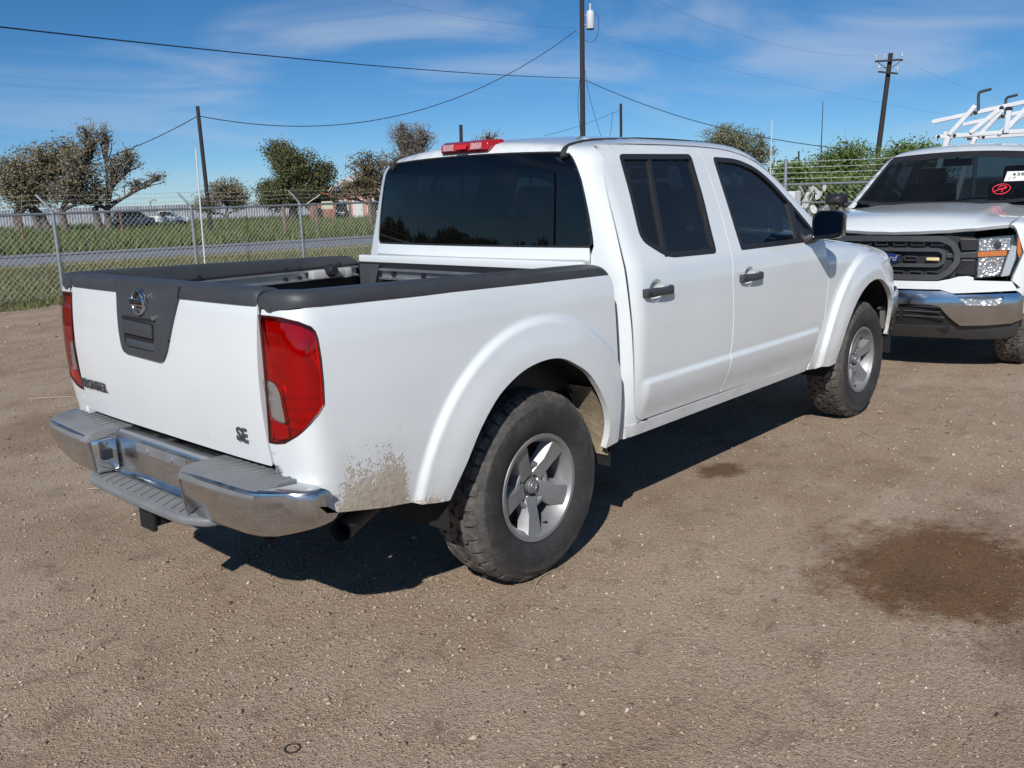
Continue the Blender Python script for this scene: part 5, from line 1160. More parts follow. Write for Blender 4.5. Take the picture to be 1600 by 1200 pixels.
# ---- cabin
def cabin():
    def seat(name, cx, cy, w):
        q = MB(); q.box((cx, cy, .82), (.50, w, .16)); o = q.build(name, M_SEAT, T, bevel=.05, seg=3, smooth=50)
        b = MB(); rr = []
        for z, k, dx in ((.84, .98, 0), (.95, 1, -.02), (1.15, .98, -.07), (1.30, .88, -.11), (1.36, .70, -.125)):
            rr.append([(cx-.22+dx-.05, cy-w/2*k, z), (cx-.22+dx+.06, cy-w/2*k*.9, z), (cx-.22+dx+.06, cy+w/2*k*.9, z), (cx-.22+dx-.05, cy+w/2*k, z)])
        b.loft(rr); b.build('backrest', M_SEAT, o, bevel=.02, seg=2, smooth=50)
        return o
    def rest(o, cx, cy, z=1.44):
        h = MB(); h.box((cx, cy, z), (.09, .25, .17)); h.build('headrest', M_SEAT, o, bevel=.035, seg=3, smooth=50)
        for s_ in (-.05, .05): p = MB(); p.tube([(cx, cy+s_, z-.14), (cx, cy+s_, z-.05)], .007, 6); p.build('headrest_post', M_ALU, o)
    a = seat('front_seat', 1.80, -.38, .50); rest(a, 1.47, -.38); b = seat('front_seat', 1.80, .38, .50); rest(b, 1.47, .38)
    c = seat('rear_seat', 1.03, 0, 1.30)
    for y in (-.42, .42): rest(c, .70, y, 1.43)
    q = MB(); q.box((2.42, 0, 1.06), (.42, 1.46, .24)); q.build('dashboard', M_DASH, T, bevel=.05, seg=3, smooth=50)
    q = MB(); R_ = Matrix.Rotation(R(-62), 3, 'Y'); c0 = Vector((2.13, .38, 1.13))
    q.tube([tuple(R_ @ Vector((.19*math.cos(t), .19*math.sin(t), 0))+c0) for t in np.linspace(0, 2*math.pi, 29)[:-1]], .014, 7, closed=True)
    q.tube([tuple(c0), tuple(c0+Vector((.28, 0, -.12)))], .03, 8)
    for t in (0.3, 2.84, -1.57): q.tube([tuple(c0), tuple(R_ @ Vector((.19*math.cos(t), .19*math.sin(t), 0))+c0)], .014, 6)
    q.build('steering_wheel', M_BLACKP, T, smooth=60)
    q = MB(); q.box((1.3, 0, .70), (1.9, 1.5, .06)); q.build('cabin_floor', M_DASH, T)
    q = MB(); q.box((2.05, 0, 1.585), (.03, .24, .065)); q.tube([(2.05, 0, 1.6), (2.12, 0, 1.67)], .01, 6); q.build('rear_view_mirror', M_BLACKP, T, bevel=.0)
cabin()

# ---- wheels
def make_wheel(name, parent, R0=.378, W=.250, rim_r=.208, style='five', tread=True, rot=0.):
    o = empty(name); o.parent = parent
    h = W/2
    prof = [(rim_r-.012, -h*.72), (rim_r+.004, -h*.80), (rim_r+.018, -h*.88), (rim_r+.05, -h*.985), (rim_r+.085, -h*1.0), (rim_r+.12, -h*.965), (R0-.042, -h*.90), (R0-.022, -h*.80), (R0-.011, -h*.5), (R0-.011, h*.5), (R0-.022, h*.80), (R0-.042, h*.90), (rim_r+.085, h), (rim_r+.018, h*.88), (rim_r-.012, h*.72)]
    q = MB(); q.lathe(prof, 72, 'y', close=False); ty = q.build('tyre', M_TYRE, o, smooth=35)
    # sidewall ring ribs
    q = MB(); q.lathe([(rim_r+.024, -h*.915-.000), (rim_r+.027, -h*.93-.002), (rim_r+.031, -h*.945)], 60, 'y'); 
    # raised tread blocks
    q = MB(); n = 40; rows = ((-.96, -.60, 0.0, .28, 'sh'), (-.57, -.20, .5, .0, 'in'), (-.17, .17, .15, .0, 'in'), (.20, .57, .65, .0, 'in'), (.60, .96, .3, .28, 'sh'))
    for a0, a1, ph, dr, kd in rows:
        for i in range(n):
            t0 = 2*math.pi*(i+ph+.09)/n; t1 = 2*math.pi*(i+ph+.88)/n; sk = .035*(1 if (i % 2) else -1) if kd == 'in' else 0
            lo, hi = R0-.016, R0
            y0, y1 = a0*h*.82, a1*h*.82
            def pt(t, r, y): return (r*math.cos(t), y, r*math.sin(t))
            ex = (a1-a0)*h*.06*(1 if i % 2 else -1)
            y0 += ex; y1 += ex
            if kd == 'sh':
                if a0 < 0: ring = [(y0-.012, R0-.055, .0), (y0-.002, hi-.022, 0), (y0+.016, hi-.005, 0), (y1, hi, 0)]
                else: ring = [(y0, hi, 0), (y1-.016, hi-.005, 0), (y1+.002, hi-.022, 0), (y1+.012, R0-.055, 0)]
            else: ring = [(y0, hi, 0), (y1, hi, 0)]
            v = []; m_ = len(ring)
            for tt, s2 in ((t0, 0), ((t0+t1)/2, .0), (t1, 0)):
                for j, (y, r, _) in enumerate(ring): v.append(pt(tt+sk*(j/(m_-1)-.5)*2 if kd == 'in' else tt, r, y))
            f = [(k*m_+j, k*m_+j+1, (k+1)*m_+j+1, (k+1)*m_+j) for k in range(2) for j in range(m_-1)]
            # skirts
            base = len(v); low = []
            for k in range(3):
                for j, (y, r, _) in enumerate(ring):
                    r2 = min(r, R0-.004)-.013; tt = (t0, (t0+t1)/2, t1)[k]; low.append(pt(tt+sk*(j/(m_-1)-.5)*2 if kd == 'in' else tt, r2, y))
            v += low; bnd = [j for j in range(m_)]+[m_+m_-1, 2*m_+m_-1]+[2*m_+j for j in range(m_-2, -1, -1)]+[m_]
            for i2 in range(len(bnd)):
                a_, b_ = bnd[i2], bnd[(i2+1) % len(bnd)]; f.append((a_, b_, base+b_, base+a_))
            q.add(v, f)
    if tread: q.build('tread', M_TREAD, ty)
    # rim
    b = MB(); b.lathe([(rim_r, -h*.80), (rim_r+.006, -h*.83), (rim_r+.004, -h*.87), (rim_r-.010, -h*.86), (rim_r-.018, -h*.74), (rim_r-.030, -h*.60), (rim_r-.036, .0), (rim_r-.024, h*.7), (rim_r, h*.8)], 56, 'y'); rm = b.build('rim', M_RIM, o, smooth=35)
    d = MB(); d.lathe([(.0, .0), (.150, .0), (.155, .004), (.155, .02), (0, .02)], 36, 'y'); d.build('brake_disc', simple('brake_rust_'+name, (.14, .10, .075), .6, .5, var=.3, scale=12), o, smooth=40)
    if style == 'five':
        for k in range(5):
            a = R(rot)+2*math.pi*k/5; ca, sa = math.cos(a), math.sin(a); rings = []
            for r, w, yf in ((.045, .040, -.062), (.080, .039, -.070), (.11, .038, -.080), (.145, .043, -.086), (.175, .048, -.090), (.192, .052, -.094)):
                e = .011; pts = [(-w-.010, yf+.040), (-w, yf+.016), (-w+e, yf), (w-e, yf), (w, yf+.016), (w+.010, yf+.040)]
                rings.append([(r*ca-u*sa, y, r*sa+u*ca) for u, y in pts])
            s_ = MB(); s_.loft(rings); s_.build('spoke', M_RIM, rm, smooth=40)
        c = MB(); c.lathe([(.0, -.040), (.062, -.040), (.070, -.056), (.080, -.068), (.092, -.066), (.100, -.045), (.10, .0)], 40, 'y'); c.build('hub', M_RIM, rm, smooth=50)
        cp = MB(); cp.lathe([(.0, -.074), (.026, -.073), (.031, -.068), (.033, -.040)], 30, 'y'); cap = cp.build('hub_cap', simple('cap_grey_'+name, (.26, .26, .265), .4, .6), rm, smooth=40)
        e = MB(); e.lathe([(.013, -.0735), (.014, -.076), (.017, -.076), (.018, -.0735)], 24, 'y'); e.box((0, -.075, 0), (.040, .003, .008)); e.build('cap_emblem', M_ALU, cap, smooth=50)
        for k in range(6):
            a = 2*math.pi*k/6+.2; n_ = MB(); n_.lathe([(0, -.060), (.009, -.058), (.0115, -.052), (.0115, -.038)], 6, 'y', (.050*math.cos(a), 0, .050*math.sin(a))); n_.build('lug_nut', M_ALU, rm)
        v = MB(); v.tube([(.185*math.cos(-1.25), -.055, .185*math.sin(-1.25)), (.172*math.cos(-1.22), -.085, .172*math.sin(-1.22))], .005, 6); v.build('valve', M_BLACKP, rm)
        m2 = MB(); m2.lathe([(rim_r-.034, -.02), (rim_r-.033, .05)], 40, 'y'); m2.build('muddy_barrel', simple('barrel_mud_'+name, (.26, .17, .09), .9, var=.4, scale=10), rm, smooth=40)
    return o
w0 = make_wheel('wheel', T, rot=-97)
w0.location = (0, -.760, .375)
for loc, rz, ry in (((3.2, -.760, .375), 0, 25), ((0, .760, .375), math.pi, 10), ((3.2, .760, .375), math.pi, 50)):
    w = copy_tree(w0, T); w.location = loc; w.rotation_euler = (0, R(ry) if rz == 0 else R(-ry), rz)

# ================================================================== THE WHITE WORK TRUCK FACING IT
ford = empty('work_truck', (5.6457, -.3901, 0), R(184.045), label='white full size work truck facing the camera with black grille and chrome bumper', cat='pickup truck')
def build_work_truck():
    K = ford
    M_W = mat_white('work_truck_paint', False); M_SCRN = glass('screen_glass', (.055, .08, .098), refl=1.0, dirt=.02); M_GR = simple('satin_black', (.020, .020, .022), .42, var=.15); M_GR2 = simple('grille_grey', (.055, .057, .062), .38, var=.1)
    M_AMB = simple('amber_lens', (.75, .22, .02), .18, coat=.8, var=.2, scale=60); M_BLUE = simple('emblem_blue', (.012, .03, .13), .2, coat=1); M_DAM = simple('dam_grey', (.055, .057, .06), .6, var=.1)
    FZ = [.25, .4, .5, .7, .9, 1.05, 1.15, 1.22, 1.28, 1.5, 1.70, 1.9]; FW = [.84, .885, .91, .94, .945, .938, .918, .88, .835, .742, .655, .58]
    def w(x, z): return interp(z, FZ, FW)+0*x-.02*np.clip((x-.1)/.7, 0, 1)**2
    def arch(x, z):
        o = 0
        for xc in (0., -3.5): r = np.hypot(x-xc, z-.40); o = o+.022*(1-sstep(.47, .53, r))
        return o
    def hood(x, y): return interp(x, [-.95, -.5, 0, .4, .60, .74, .84, .93], [1.29, 1.278, 1.255, 1.230, 1.202, 1.158, 1.10, 1.0])-.035*(y/.8)**2+.016*sstep(.60, .53, np.abs(y))*(1-sstep(.55, .8, x))
    def xf(y, z): return .888-.11*(np.abs(y)/.62)**2.3-.06*(z-.85)
    def Fn(x, y, z): return smax(smax(np.abs(y)-w(x, z)-arch(x, z), z-hood(x, y), .07), x-xf(y, z), .05)
    def wsc(x, y, z): return ((x+.575+.06*(y/.75)**2)*.46+(z-1.28)*.62)/.772
    def rf(x, y): return interp(x, [-2.7, -2.3, -1.8, -1.4, -1.1], [1.80, 1.832, 1.838, 1.815, 1.76])-.05*(y/.6)**2
    def Fc(x, y, z): return smax(smax(smax(np.abs(y)-w(x, z)-arch(x, z), wsc(x, y, z), .04), z-rf(x, y), .08), -2.62-x, .06)
    CH_F = Chart((-1, 0, 0), (0, 0, 1)); CH_S = Chart((0, -1, 0), (0, 0, 1)); CH_T = Chart((0, 0, -1), (0, 1, 0)); CH_C = Chart((-.6, -.75, -.25), (0, 0, 1)); CH_W = Chart((-.6, 0, -.8), (0, 1, 0))
    fr = lambda F, yz: list(CH_F.lift(F, CH_F.uv(np.array([(0, y, z) for y, z in yz]))))
    sd = lambda F, xz: list(CH_S.lift(F, CH_S.uv(np.array([(x, 0, z) for x, z in xz]))))
    tp = lambda F, xy: list(CH_T.lift(F, CH_T.uv(np.array([(x, y, 0) for x, y in xy]))))
    sym = lambda p: p+[(-a, b) for a, b in reversed(p)]          # (y, z) outline mirrored in y
    both_ = lambda o: mirror_tree(o, o.parent)
    # bonnet with a raised middle
    hp = [(.835, 0), (.825, .20), (.80, .40), (.755, .58), (.70, .70), (.655, .785), (.4, .80), (0, .805), (-.45, .80), (-.70, .78), (-.62, .55), (-.50, .42), (-.42, .38), (-.52, .22), (-.55, 0)]
    hp = hp+[(a, -b) for a, b in reversed(hp[1:-1])]
    panel('hood', [tp(Fn, hp)], CH_T, Fn, M_W, K, s=.035, sb=.02, thick=.03)
    # cowl and screen
    cw = [(-.40, 0), (-.40, .36), (-.36, .40), (-.60, .56), (-.69, .79), (-.80, .79), (-.74, .5), (-.70, 0)]; cw = cw+[(a, -b) for a, b in reversed(cw[1:-1])]
    panel('cowl', [tp(lambda x, y, z: z-(1.262-.03*(y/.8)**2), cw)], CH_T, lambda x, y, z: z-(1.262-.03*(y/.8)**2), M_GR, K, s=.08, sb=.04, thick=.03)
    scr = [np.array(p) for p in ([-1.22, 0, 1.74], [-1.22, .25, 1.735], [-1.215, .48, 1.72], [-1.205, .585, 1.70], [-1.19, .605, 1.685], [-1.0, .665, 1.53], [-.80, .725, 1.37], [-.69, .76, 1.275], [-.62, .5, 1.26], [-.60, 0, 1.255])]
    scr = scr+[p*np.array([1, -1, 1]) for p in reversed(scr[1:-1])]
    wsn = panel('windscreen', [scr], CH_W, wsc, M_SCRN, K, s=.10, sb=.03, thick=.005)
    # dark band along the top of the glass
    band = [p for p in scr if p[2] > 1.66]
    b2 = [np.array((-1.222, y, 1.742-.03*(y/.6)**2)) for y in np.linspace(-.59, .59, 11)]+[np.array((-1.15, y, 1.69-.03*(y/.6)**2-(.02 if abs(y) > .25 else 0))) for y in np.linspace(.60, -.60, 13)]
    panel('shade_band', [b2], CH_W, wsc, M_GR, wsn, s=.1, sb=.03, thick=.003, off=.002)
    fb = [scr, [np.mean(np.array(scr), 0)+(p-np.mean(np.array(scr), 0))*np.array([.93, .955, .93]) for p in scr]]
    panel('glass_border', fb, CH_W, wsc, M_GR, wsn, s=.1, sb=.03, thick=.003, off=.0015)
    # roof and pillars
    rl = [(-1.235, 0), (-1.235, .25), (-1.23, .48), (-1.24, .575), (-1.5, .60), (-2.0, .61), (-2.60, .59), (-2.60, .3), (-2.60, 0)]; rl = rl+[(a, -b) for a, b in reversed(rl[1:-1])]
    panel('roof', [tp(Fc, rl)], CH_T, Fc, M_W, K, s=.06, sb=.03, thick=.02)
    def side_all():
        pil = tp(Fc, [(-2.60, .595), (-2.0, .615), (-1.5, .605), (-1.25, .58)])+[np.array(p) for p in ([-1.19, .612, 1.70], [-.965, .672, 1.53], [-.757, .732, 1.375], [-.635, .775, 1.28], [-.62, .80, 1.255])]
        pil += sd(Fc, [(-.74, 1.235), (-.83, 1.29), (-1.03, 1.45), (-1.21, 1.595), (-1.36, 1.675), (-1.6, 1.70), (-2.35, 1.695), (-2.42, 1.62), (-2.44, 1.25), (-2.46, .47), (-2.60, .47), (-2.60, 1.5)])
        o = panel('cab_side', [pil], CH_C if False else Chart((-.25, -1, -.45), (0, 0, 1)), Fc, M_W, K, s=.035, sb=.02, thick=.02); both_(o)
        dl = [(-.735, 1.228), (-.82, 1.283), (-1.02, 1.443), (-1.20, 1.588), (-1.35, 1.668), (-1.6, 1.693), (-1.72, 1.693), (-1.74, 1.2), (-1.72, .5), (-.60, .5), (-.55, .9), (-.60, 1.22)]
        wn = round_poly([(-.96, 1.29), (-1.08, 1.42), (-1.24, 1.55), (-1.38, 1.63), (-1.66, 1.65), (-1.67, 1.27)], .03)
        d1 = panel('front_door', [sd(Fc, dl), sd(Fc, wn)], CH_S, Fc, M_W, K, s=.04, sb=.02, thick=.02); panel('window_glass', [sd(Fc, inset(wn, -.01))], CH_S, Fc, M_TINT2, d1, s=.1, sb=.03, thick=.004, off=-.01)
        MB().box((-1.60, .955, 1.05), (.2, .03, .04)).build('door_handle', M_GR, d1, bevel=.008); both_(d1)
        dl = [(-1.728, 1.693), (-2.345, 1.688), (-2.412, 1.615), (-2.432, 1.25), (-2.45, .5), (-1.728, .5), (-1.748, 1.2)]
        wn = round_poly([(-1.80, 1.65), (-2.28, 1.645), (-2.36, 1.27), (-1.81, 1.27)], .03)
        d1 = panel('rear_door', [sd(Fc, dl), sd(Fc, wn)], CH_S, Fc, M_W, K, s=.04, sb=.02, thick=.02); panel('window_glass', [sd(Fc, inset(wn, -.01))], CH_S, Fc, M_TINT, d1, s=.1, sb=.03, thick=.004, off=-.01); both_(d1)
        fe = [(-.595, 1.225), (-.545, .9), (-.595, .5)]+[(-.50, .42)]+[(.47*math.cos(R(a)), .40+.47*math.sin(R(a))) for a in range(176, 12, -8)]+[(.50, .46), (.60, .60), (.66, .66)]
        fl = sd(Fn, fe)+fr(Fn, [(.895, .68), (.84, .735), (.845, .765), (.895, .94), (.848, 1.085)])+tp(Fn, [(.645, .795), (.4, .81), (0, .815), (-.45, .81)])
        o = panel('front_fender', [fl], Chart((-.45, -1, -.35), (0, 0, 1)), Fn, M_W, K, s=.03, sb=.018, thick=.03); both_(o)
        bd = [(-2.66, 1.235), (-2.66, .50), (-3.02, .47)]+[(-3.5+.48*math.cos(R(a)), .40+.48*math.sin(R(a))) for a in range(8, 176, 8)]+[(-4.0, .50), (-4.45, .56), (-4.48, 1.235)]
        bd = [(-2.66, 1.235), (-4.48, 1.235), (-4.45, .56), (-4.0, .50)]+[(-3.5+.48*math.cos(R(a)), .40+.48*math.sin(R(a))) for a in range(176, 4, -8)]+[(-3.0, .47), (-2.66, .5)]
        o = panel('bed_side', [sd(Fn, bd)], CH_S, lambda x, y, z: np.abs(y)-w(x*0, np.minimum(z, 1.15))-arch(x, z), M_W, K, s=.05, sb=.025, thick=.04); both_(o)
        q = MB(); q.box((-4.47, 0, .92), (.05, 1.70, .62)); q.build('tailgate', M_W, K, bevel=.015); q = MB(); q.box((-3.55, 0, .78), (1.8, 1.7, .04)); q.build('bed_floor', M_GR, K)
        q = MB(); q.box((-2.68, 0, 1.0), (.03, 1.75, .48)); q.build('bed_front_wall', M_W, K); q = MB(); q.box((-4.56, 0, .58), (.14, 1.8, .16)); q.build('rear_bumper', M_CHROME, K, bevel=.03)
    side_all()
    # white front round the grille
    fas = [(0, .668), (.38, .668), (.47, .640), (.88, .660), (.84, .728), (.600, .739), (.597, .762), (.56, .772), (.50, .768), (.44, .748), (.36, .731), (0, .728)]
    fas = sym(fas[:]) if False else fas+[(-a, b) for a, b in reversed(fas[1:-1])]
    panel('front_panel', [fr(Fn, fas)], CH_F, Fn, M_W, K, s=.03, sb=.02, thick=.04)
    # grille
    F0_ = lambda x, y, z: x-xf(y, z)
    gp = [(0, 1.078), (.42, 1.076), (.60, 1.060), (.615, .75), (.50, .775), (.43, .752), (.35, .735), (0, .733)]; gp = gp+[(-a, b) for a, b in reversed(gp[1:-1])]
    gr = panel('grille', [fr(F0_, gp)], CH_F, F0_, M_GR, K, s=.05, sb=.03, thick=.02, off=-.05)
    def ringp(name, outer, wd, off, mat, par, thick=.03):
        o_ = outer+[(-a, b) for a, b in reversed(outer[1:-1])] if outer[0][0] == 0 else outer
        o_ = round_poly(o_, .025, 3); i_ = inset(o_, wd)
        return panel(name, [fr(F0_, o_), fr(F0_, i_)], CH_F, F0_, mat, par, s=.03, sb=.02, thick=thick, off=off)
    ringp('grille_frame', [(0, 1.076), (.37, 1.074), (.46, 1.03), (.50, .955), (.50, .87), (.45, .79), (.37, .738), (0, .736)], .042, .004, M_GR2, gr)
    ringp('grille_ring', [(0, .985), (.36, .984), (.405, .955), (.405, .875), (.36, .838), (0, .836)], .028, .0, M_GR2, gr)
    for s_ in (-1, 1):
        q = MB(); x0 = float(xf(np.array(.5), np.array(.9))); q.prism([(x0-.002, s_*.40, .94), (x0-.035, s_*.605, .955), (x0-.035, s_*.605, .905), (x0-.002, s_*.40, .905)], (-.03, 0, 0)); q.build('grille_arm', M_GR2, gr, bevel=.006)
        q = MB(); q.prism([(x0+.0, s_*.485, 1.055), (x0-.035, s_*.60, 1.05), (x0-.035, s_*.60, .965), (x0-.005, s_*.505, .965)], (-.03, 0, 0)); q.build('grille_blank', M_GR, gr, bevel=.004)
        q = MB(); q.prism([(x0-.005, s_*.505, .895), (x0-.035, s_*.60, .895), (x0-.035, s_*.605, .775), (x0-.005, s_*.475, .79)], (-.03, 0, 0)); q.build('grille_blank', M_GR, gr, bevel=.004)
    for z, ys in ((1.018, (-.34, -.20, -.07, .07, .20, .34)), (.905, (-.30, -.155, .155)), (.790, (-.30, -.17, -.05, .07, .20, .32))):
        for y in ys:
            q = MB(); x0 = float(xf(np.array(y), np.array(z)))-.022; h = .014; L = .045
            for a, b, cc, dd in ((y, z+h, 2*L, .006), (y, z-h, 2*L, .006), (y-L, z, .006, 2*h), (y+L, z, .006, 2*h)): q.box((x0, a, b), (.02, cc, dd))
            q.build('grille_slot', M_GR2, gr)
    q = MB(); x0 = float(xf(np.array(.31), np.array(.9)))-.008; q.box((x0, .315, .898), (.02, .095, .026)); q.build('marker_lamp', simple('marker_yellow', (.80, .66, .34), .35, coat=.5), gr, bevel=.008, seg=3, smooth=40)
    # oval badge
    ex = .905; cz = .908
    el = lambda a, b, n=40: [(a*math.cos(t), b*math.sin(t)) for t in np.linspace(0, 2*math.pi, n+1)[:-1]]
    q = MB(); q.loft([[(ex, y, cz+z) for y, z in el(.098, .046)], [(ex+.008, y, cz+z) for y, z in el(.094, .042)], [(ex+.008, y, cz+z) for y, z in el(.088, .038)]], cap=False); em = q.build('emblem_ring', M_CHROMEC, gr, smooth=50)
    q = MB(); q.loft([[(ex-.01, y, cz+z) for y, z in el(.09, .040)], [(ex+.004, y, cz+z) for y, z in el(.088, .038)], [(ex+.007, y, cz+z) for y, z in el(.07, .03)]]); q.build('emblem_oval', M_BLUE, em, smooth=50)
    text_mesh('emblem_lettering', 'Ford', .062, .002, simple('emblem_white', (.55, .6, .68), .3, .5), em, frame((ex+.009, 0, cz-.002), (0, 1, 0), (0, 0, 1)), .0006, shear=.35)
    # head lamps
    hlp = [(.602, 1.058), (.70, 1.068), (.842, 1.078), (.868, 1.01), (.889, .943), (.866, .85), (.83, .768), (.72, .752), (.612, .744)]
    Fl = lambda x, y, z: smax(x-xf(y, z), np.abs(y)-w(x, z), .06)
    lens = panel('head_lamp', [fr(Fl, round_poly(hlp, .012, 3))], CH_F, Fl, M_CLEAR, K, s=.03, sb=.015, thick=.05, off=-.001)
    ins = inset(hlp, .006)
    panel('lamp_housing', [fr(Fl, ins)], CH_F, Fl, simple('lamp_housing', (.20, .21, .22), .25, .8), lens, s=.03, sb=.02, thick=.01, off=-.05)
    def facets(cy, cz, k):
        def post(P, Nn):
            dy, dz = P[:, 1]-cy, P[:, 2]-cz; r = np.hypot(dy, dz); a = np.arctan2(dz, dy)
            d = .0016*np.sin(a*k+np.floor(r/.017)*1.9)+.0022*np.sin(r*210)+.0010*np.sin(dy*310+2*np.sin(dz*120))-.016*np.exp(-(r/.030)**2)
            return P+Nn*d[:, None]
        return post
    def bowl(name, poly, off, mat, k=15):
        cc = np.mean(np.array(poly), 0)
        return panel(name, [fr(Fl, round_poly(poly, .012, 3))], CH_F, Fl, mat, lens, s=.006, sb=.010, thick=.02, off=off, post=facets(cc[0], cc[1], k))
    bowl('upper_reflector', [(.616, 1.046), (.812, 1.054), (.815, .968), (.620, .960)], -.022, M_SILVER); bowl('lower_reflector', [(.622, .908), (.788, .916), (.762, .776), (.624, .760)], -.022, M_SILVER)
    panel('turn_strip', [fr(Fl, round_poly([(.612, .955), (.795, .962), (.79, .922), (.612, .915)], .004, 2))], CH_F, Fl, M_AMB, lens, s=.02, sb=.015, thick=.03, off=-.008)
    panel('light_bar', [fr(Fl, round_poly([(.822, 1.0), (.850, .99), (.850, .90), (.822, .775), (.772, .765), (.798, .90)], .004, 2))], CH_F, Fl, simple('light_bar', (.72, .75, .78), .25, .3, coat=.6), lens, s=.02, sb=.015, thick=.03, off=-.010)
    panel('side_marker', [fr(Fl, [(.852, 1.06), (.866, 1.03), (.884, .95), (.872, .90), (.856, .95)])], CH_F, Fl, M_AMB, lens, s=.02, sb=.015, thick=.02, off=-.006)
    q = MB(); bx_ = float(xf(np.array(.71), np.array(1.0))); q.lathe([(0, .012), (.018, .010), (.026, 0), (.028, -.01)], 18, 'x', (bx_-.022, .725, 1.0)); q.build('bulb_shield', M_GR2, lens, smooth=40)
    both_(lens)
    # chrome bumper with wrapped ends
    xb = lambda y, z: .918-.115*(np.abs(y)/.62)**2.3-.02*((z-.54)/.12)**2
    Fb = lambda x, y, z: smax(x-xb(y, z), np.abs(y)-.925, .05)
    bp = [(0, .655), (.40, .655), (.46, .640), (.49, .628), (.88, .640), (.918, .630), (.922, .44), (.86, .408), (.70, .393), (.53, .388), (.455, .46), (.385, .542), (.33, .550), (0, .550)]
    bp = bp+[(-a, b) for a, b in reversed(bp[1:-1])]; fog = round_poly([(.50, .616), (.805, .616), (.765, .548), (.57, .552)], .012, 3); fogm = [(-a, b) for a, b in reversed(fog)]
    bo = panel('front_bumper', [fr(Fb, bp), fr(Fb, fog), fr(Fb, fogm)], CH_F, Fb, simple('bumper_chrome', (.56, .57, .585), .16, 1.0, var=.1), K, s=.022, sb=.015, thick=.05)
    for s_, fp in ((1, fog), (-1, fogm)):
        fo_ = panel('fog_lamp', [fr(Fb, inset(fp, -.004))], CH_F, Fb, M_SILVER, bo, s=.010, sb=.012, thick=.01, off=-.030, post=facets(s_*.66, .585, 12))
        panel('fog_lens', [fr(Fb, inset(fp, .001))], CH_F, Fb, M_CLEAR, fo_, s=.04, sb=.02, thick=.004, off=-.012)
    Fq = lambda x, y, z: x-(xb(y, z)-.035)
    lg = [(0, .565), (.36, .565), (.41, .545), (.50, .44), (.54, .38), (0, .37)]; lg = lg+[(-a, b) for a, b in reversed(lg[1:-1])]
    lo = panel('lower_grille', [fr(Fq, lg)], CH_F, Fq, M_GR, bo, s=.06, sb=.03, thick=.02)
    for y0, y1 in ((-.10, .10), (.13, .40), (-.40, -.13)):
        for z in (.535, .495, .455):
            q = MB(); ym = (y0+y1)/2; e = .03*(1 if z < .48 else 0) if abs(ym) > .2 else 0; q.box((float(xb(np.array(ym), np.array(z)))-.022, ym+math.copysign(e, ym)/2, z), (.02, (y1-y0)+e, .010)); q.build('grille_slat', M_GR2, lo, bevel=.003)
    dm = [(0, .372), (.52, .378), (.90, .410), (.885, .30), (.80, .272), (.55, .262), (.50, .272), (0, .268)]; dm = dm+[(-a, b) for a, b in reversed(dm[1:-1])]
    Fd = lambda x, y, z: x-(xb(y, z)-.03-.25*np.maximum(0, .38-z))
    panel('air_dam', [fr(Fd, dm)], CH_F, Fd, M_DAM, bo, s=.04, sb=.025, thick=.03)
    # wipers
    for pts in (((-.63, -.62, 1.275), (-.66, -.35, 1.300), (-.655, -.02, 1.300)), ((-.62, .0, 1.272), (-.69, .25, 1.318), (-.665, .50, 1.305))):
        q = MB(); q.tube(catmull([(a+.01, b, c+.008) for a, b, c in pts], 5), .008, 6); q.build('wiper', M_GR, K, smooth=50)
    # mirrors
    q = MB(); rings = []
    for x, k in ((-.86, .92), (-.85, 1), (-.78, .98), (-.72, .80), (-.69, .45)): rings.append([(x, 1.0+(a-1.0)*k, 1.335+(b-1.335)*k*.6) for a, b in round_poly([(.90, 1.24), (1.10, 1.25), (1.10, 1.43), (.90, 1.43)], .04, 3)])
    q.loft(rings); mo = q.build('door_mirror', M_GR, K, smooth=45); q = MB(); q.tube([(-.80, .84, 1.27), (-.80, .93, 1.29)], .03, 8); q.build('mirror_arm', M_GR, mo); both_(mo)
    # grab handle, seats, wheel, dash, mirror inside the cab
    q = MB(); q.tube(catmull([(-.98, -.60, 1.40), (-1.03, -.575, 1.44), (-1.12, -.55, 1.53), (-1.14, -.555, 1.57)], 4), .018, 8); q.tube([(-.96, -.63, 1.38), (-.98, -.60, 1.40)], .02, 8); q.build('grab_handle', simple('trim_grey', (.32, .34, .34), .6), K, smooth=50)
    q = MB(); q.box((-.98, 0, 1.16), (.55, 1.5, .22)); q.build('dashboard', M_DASH, K, bevel=.05, seg=3, smooth=50)
    for y in (-.40, .40):
        q = MB(); q.box((-1.65, y, .92), (.5, .52, .18)); s0 = q.build('seat', M_SEAT, K, bevel=.05, seg=3); q = MB(); q.box((-1.92, y, 1.18), (.14, .50, .56)); q.build('backrest', M_SEAT, s0, bevel=.05, seg=3, smooth=50); q = MB(); q.box((-1.96, y, 1.53), (.10, .27, .17)); q.build('headrest', M_SEAT, s0, bevel=.04, seg=3, smooth=50)
    q = MB(); R_ = Matrix.Rotation(R(62), 3, 'Y'); c0 = Vector((-1.38, .40, 1.16)); q.tube([tuple(R_ @ Vector((.19*math.cos(t), .19*math.sin(t), 0))+c0) for t in np.linspace(0, 2*math.pi, 25)[:-1]], .015, 6, closed=True); q.tube([tuple(c0), tuple(c0+Vector((.3, 0, -.1)))], .04, 8); q.build('steering_wheel', M_DASH, K, smooth=60)
    q = MB(); q.box((-1.20, .0, 1.655), (.03, .25, .07)); q.tube([(-1.19, 0, 1.68), (-1.17, 0, 1.71)], .012, 6); q.build('rear_view_mirror', M_GR, K)
    q = MB(); q.box((-1.6, 0, .55), (2.2, 1.6, .3)); q.box((-1.8, 0, .42), (5.2, .9, .14)); q.box((.1, 0, .72), (1.2, 1.1, .5)); q.build('chassis', M_BLACK, K)
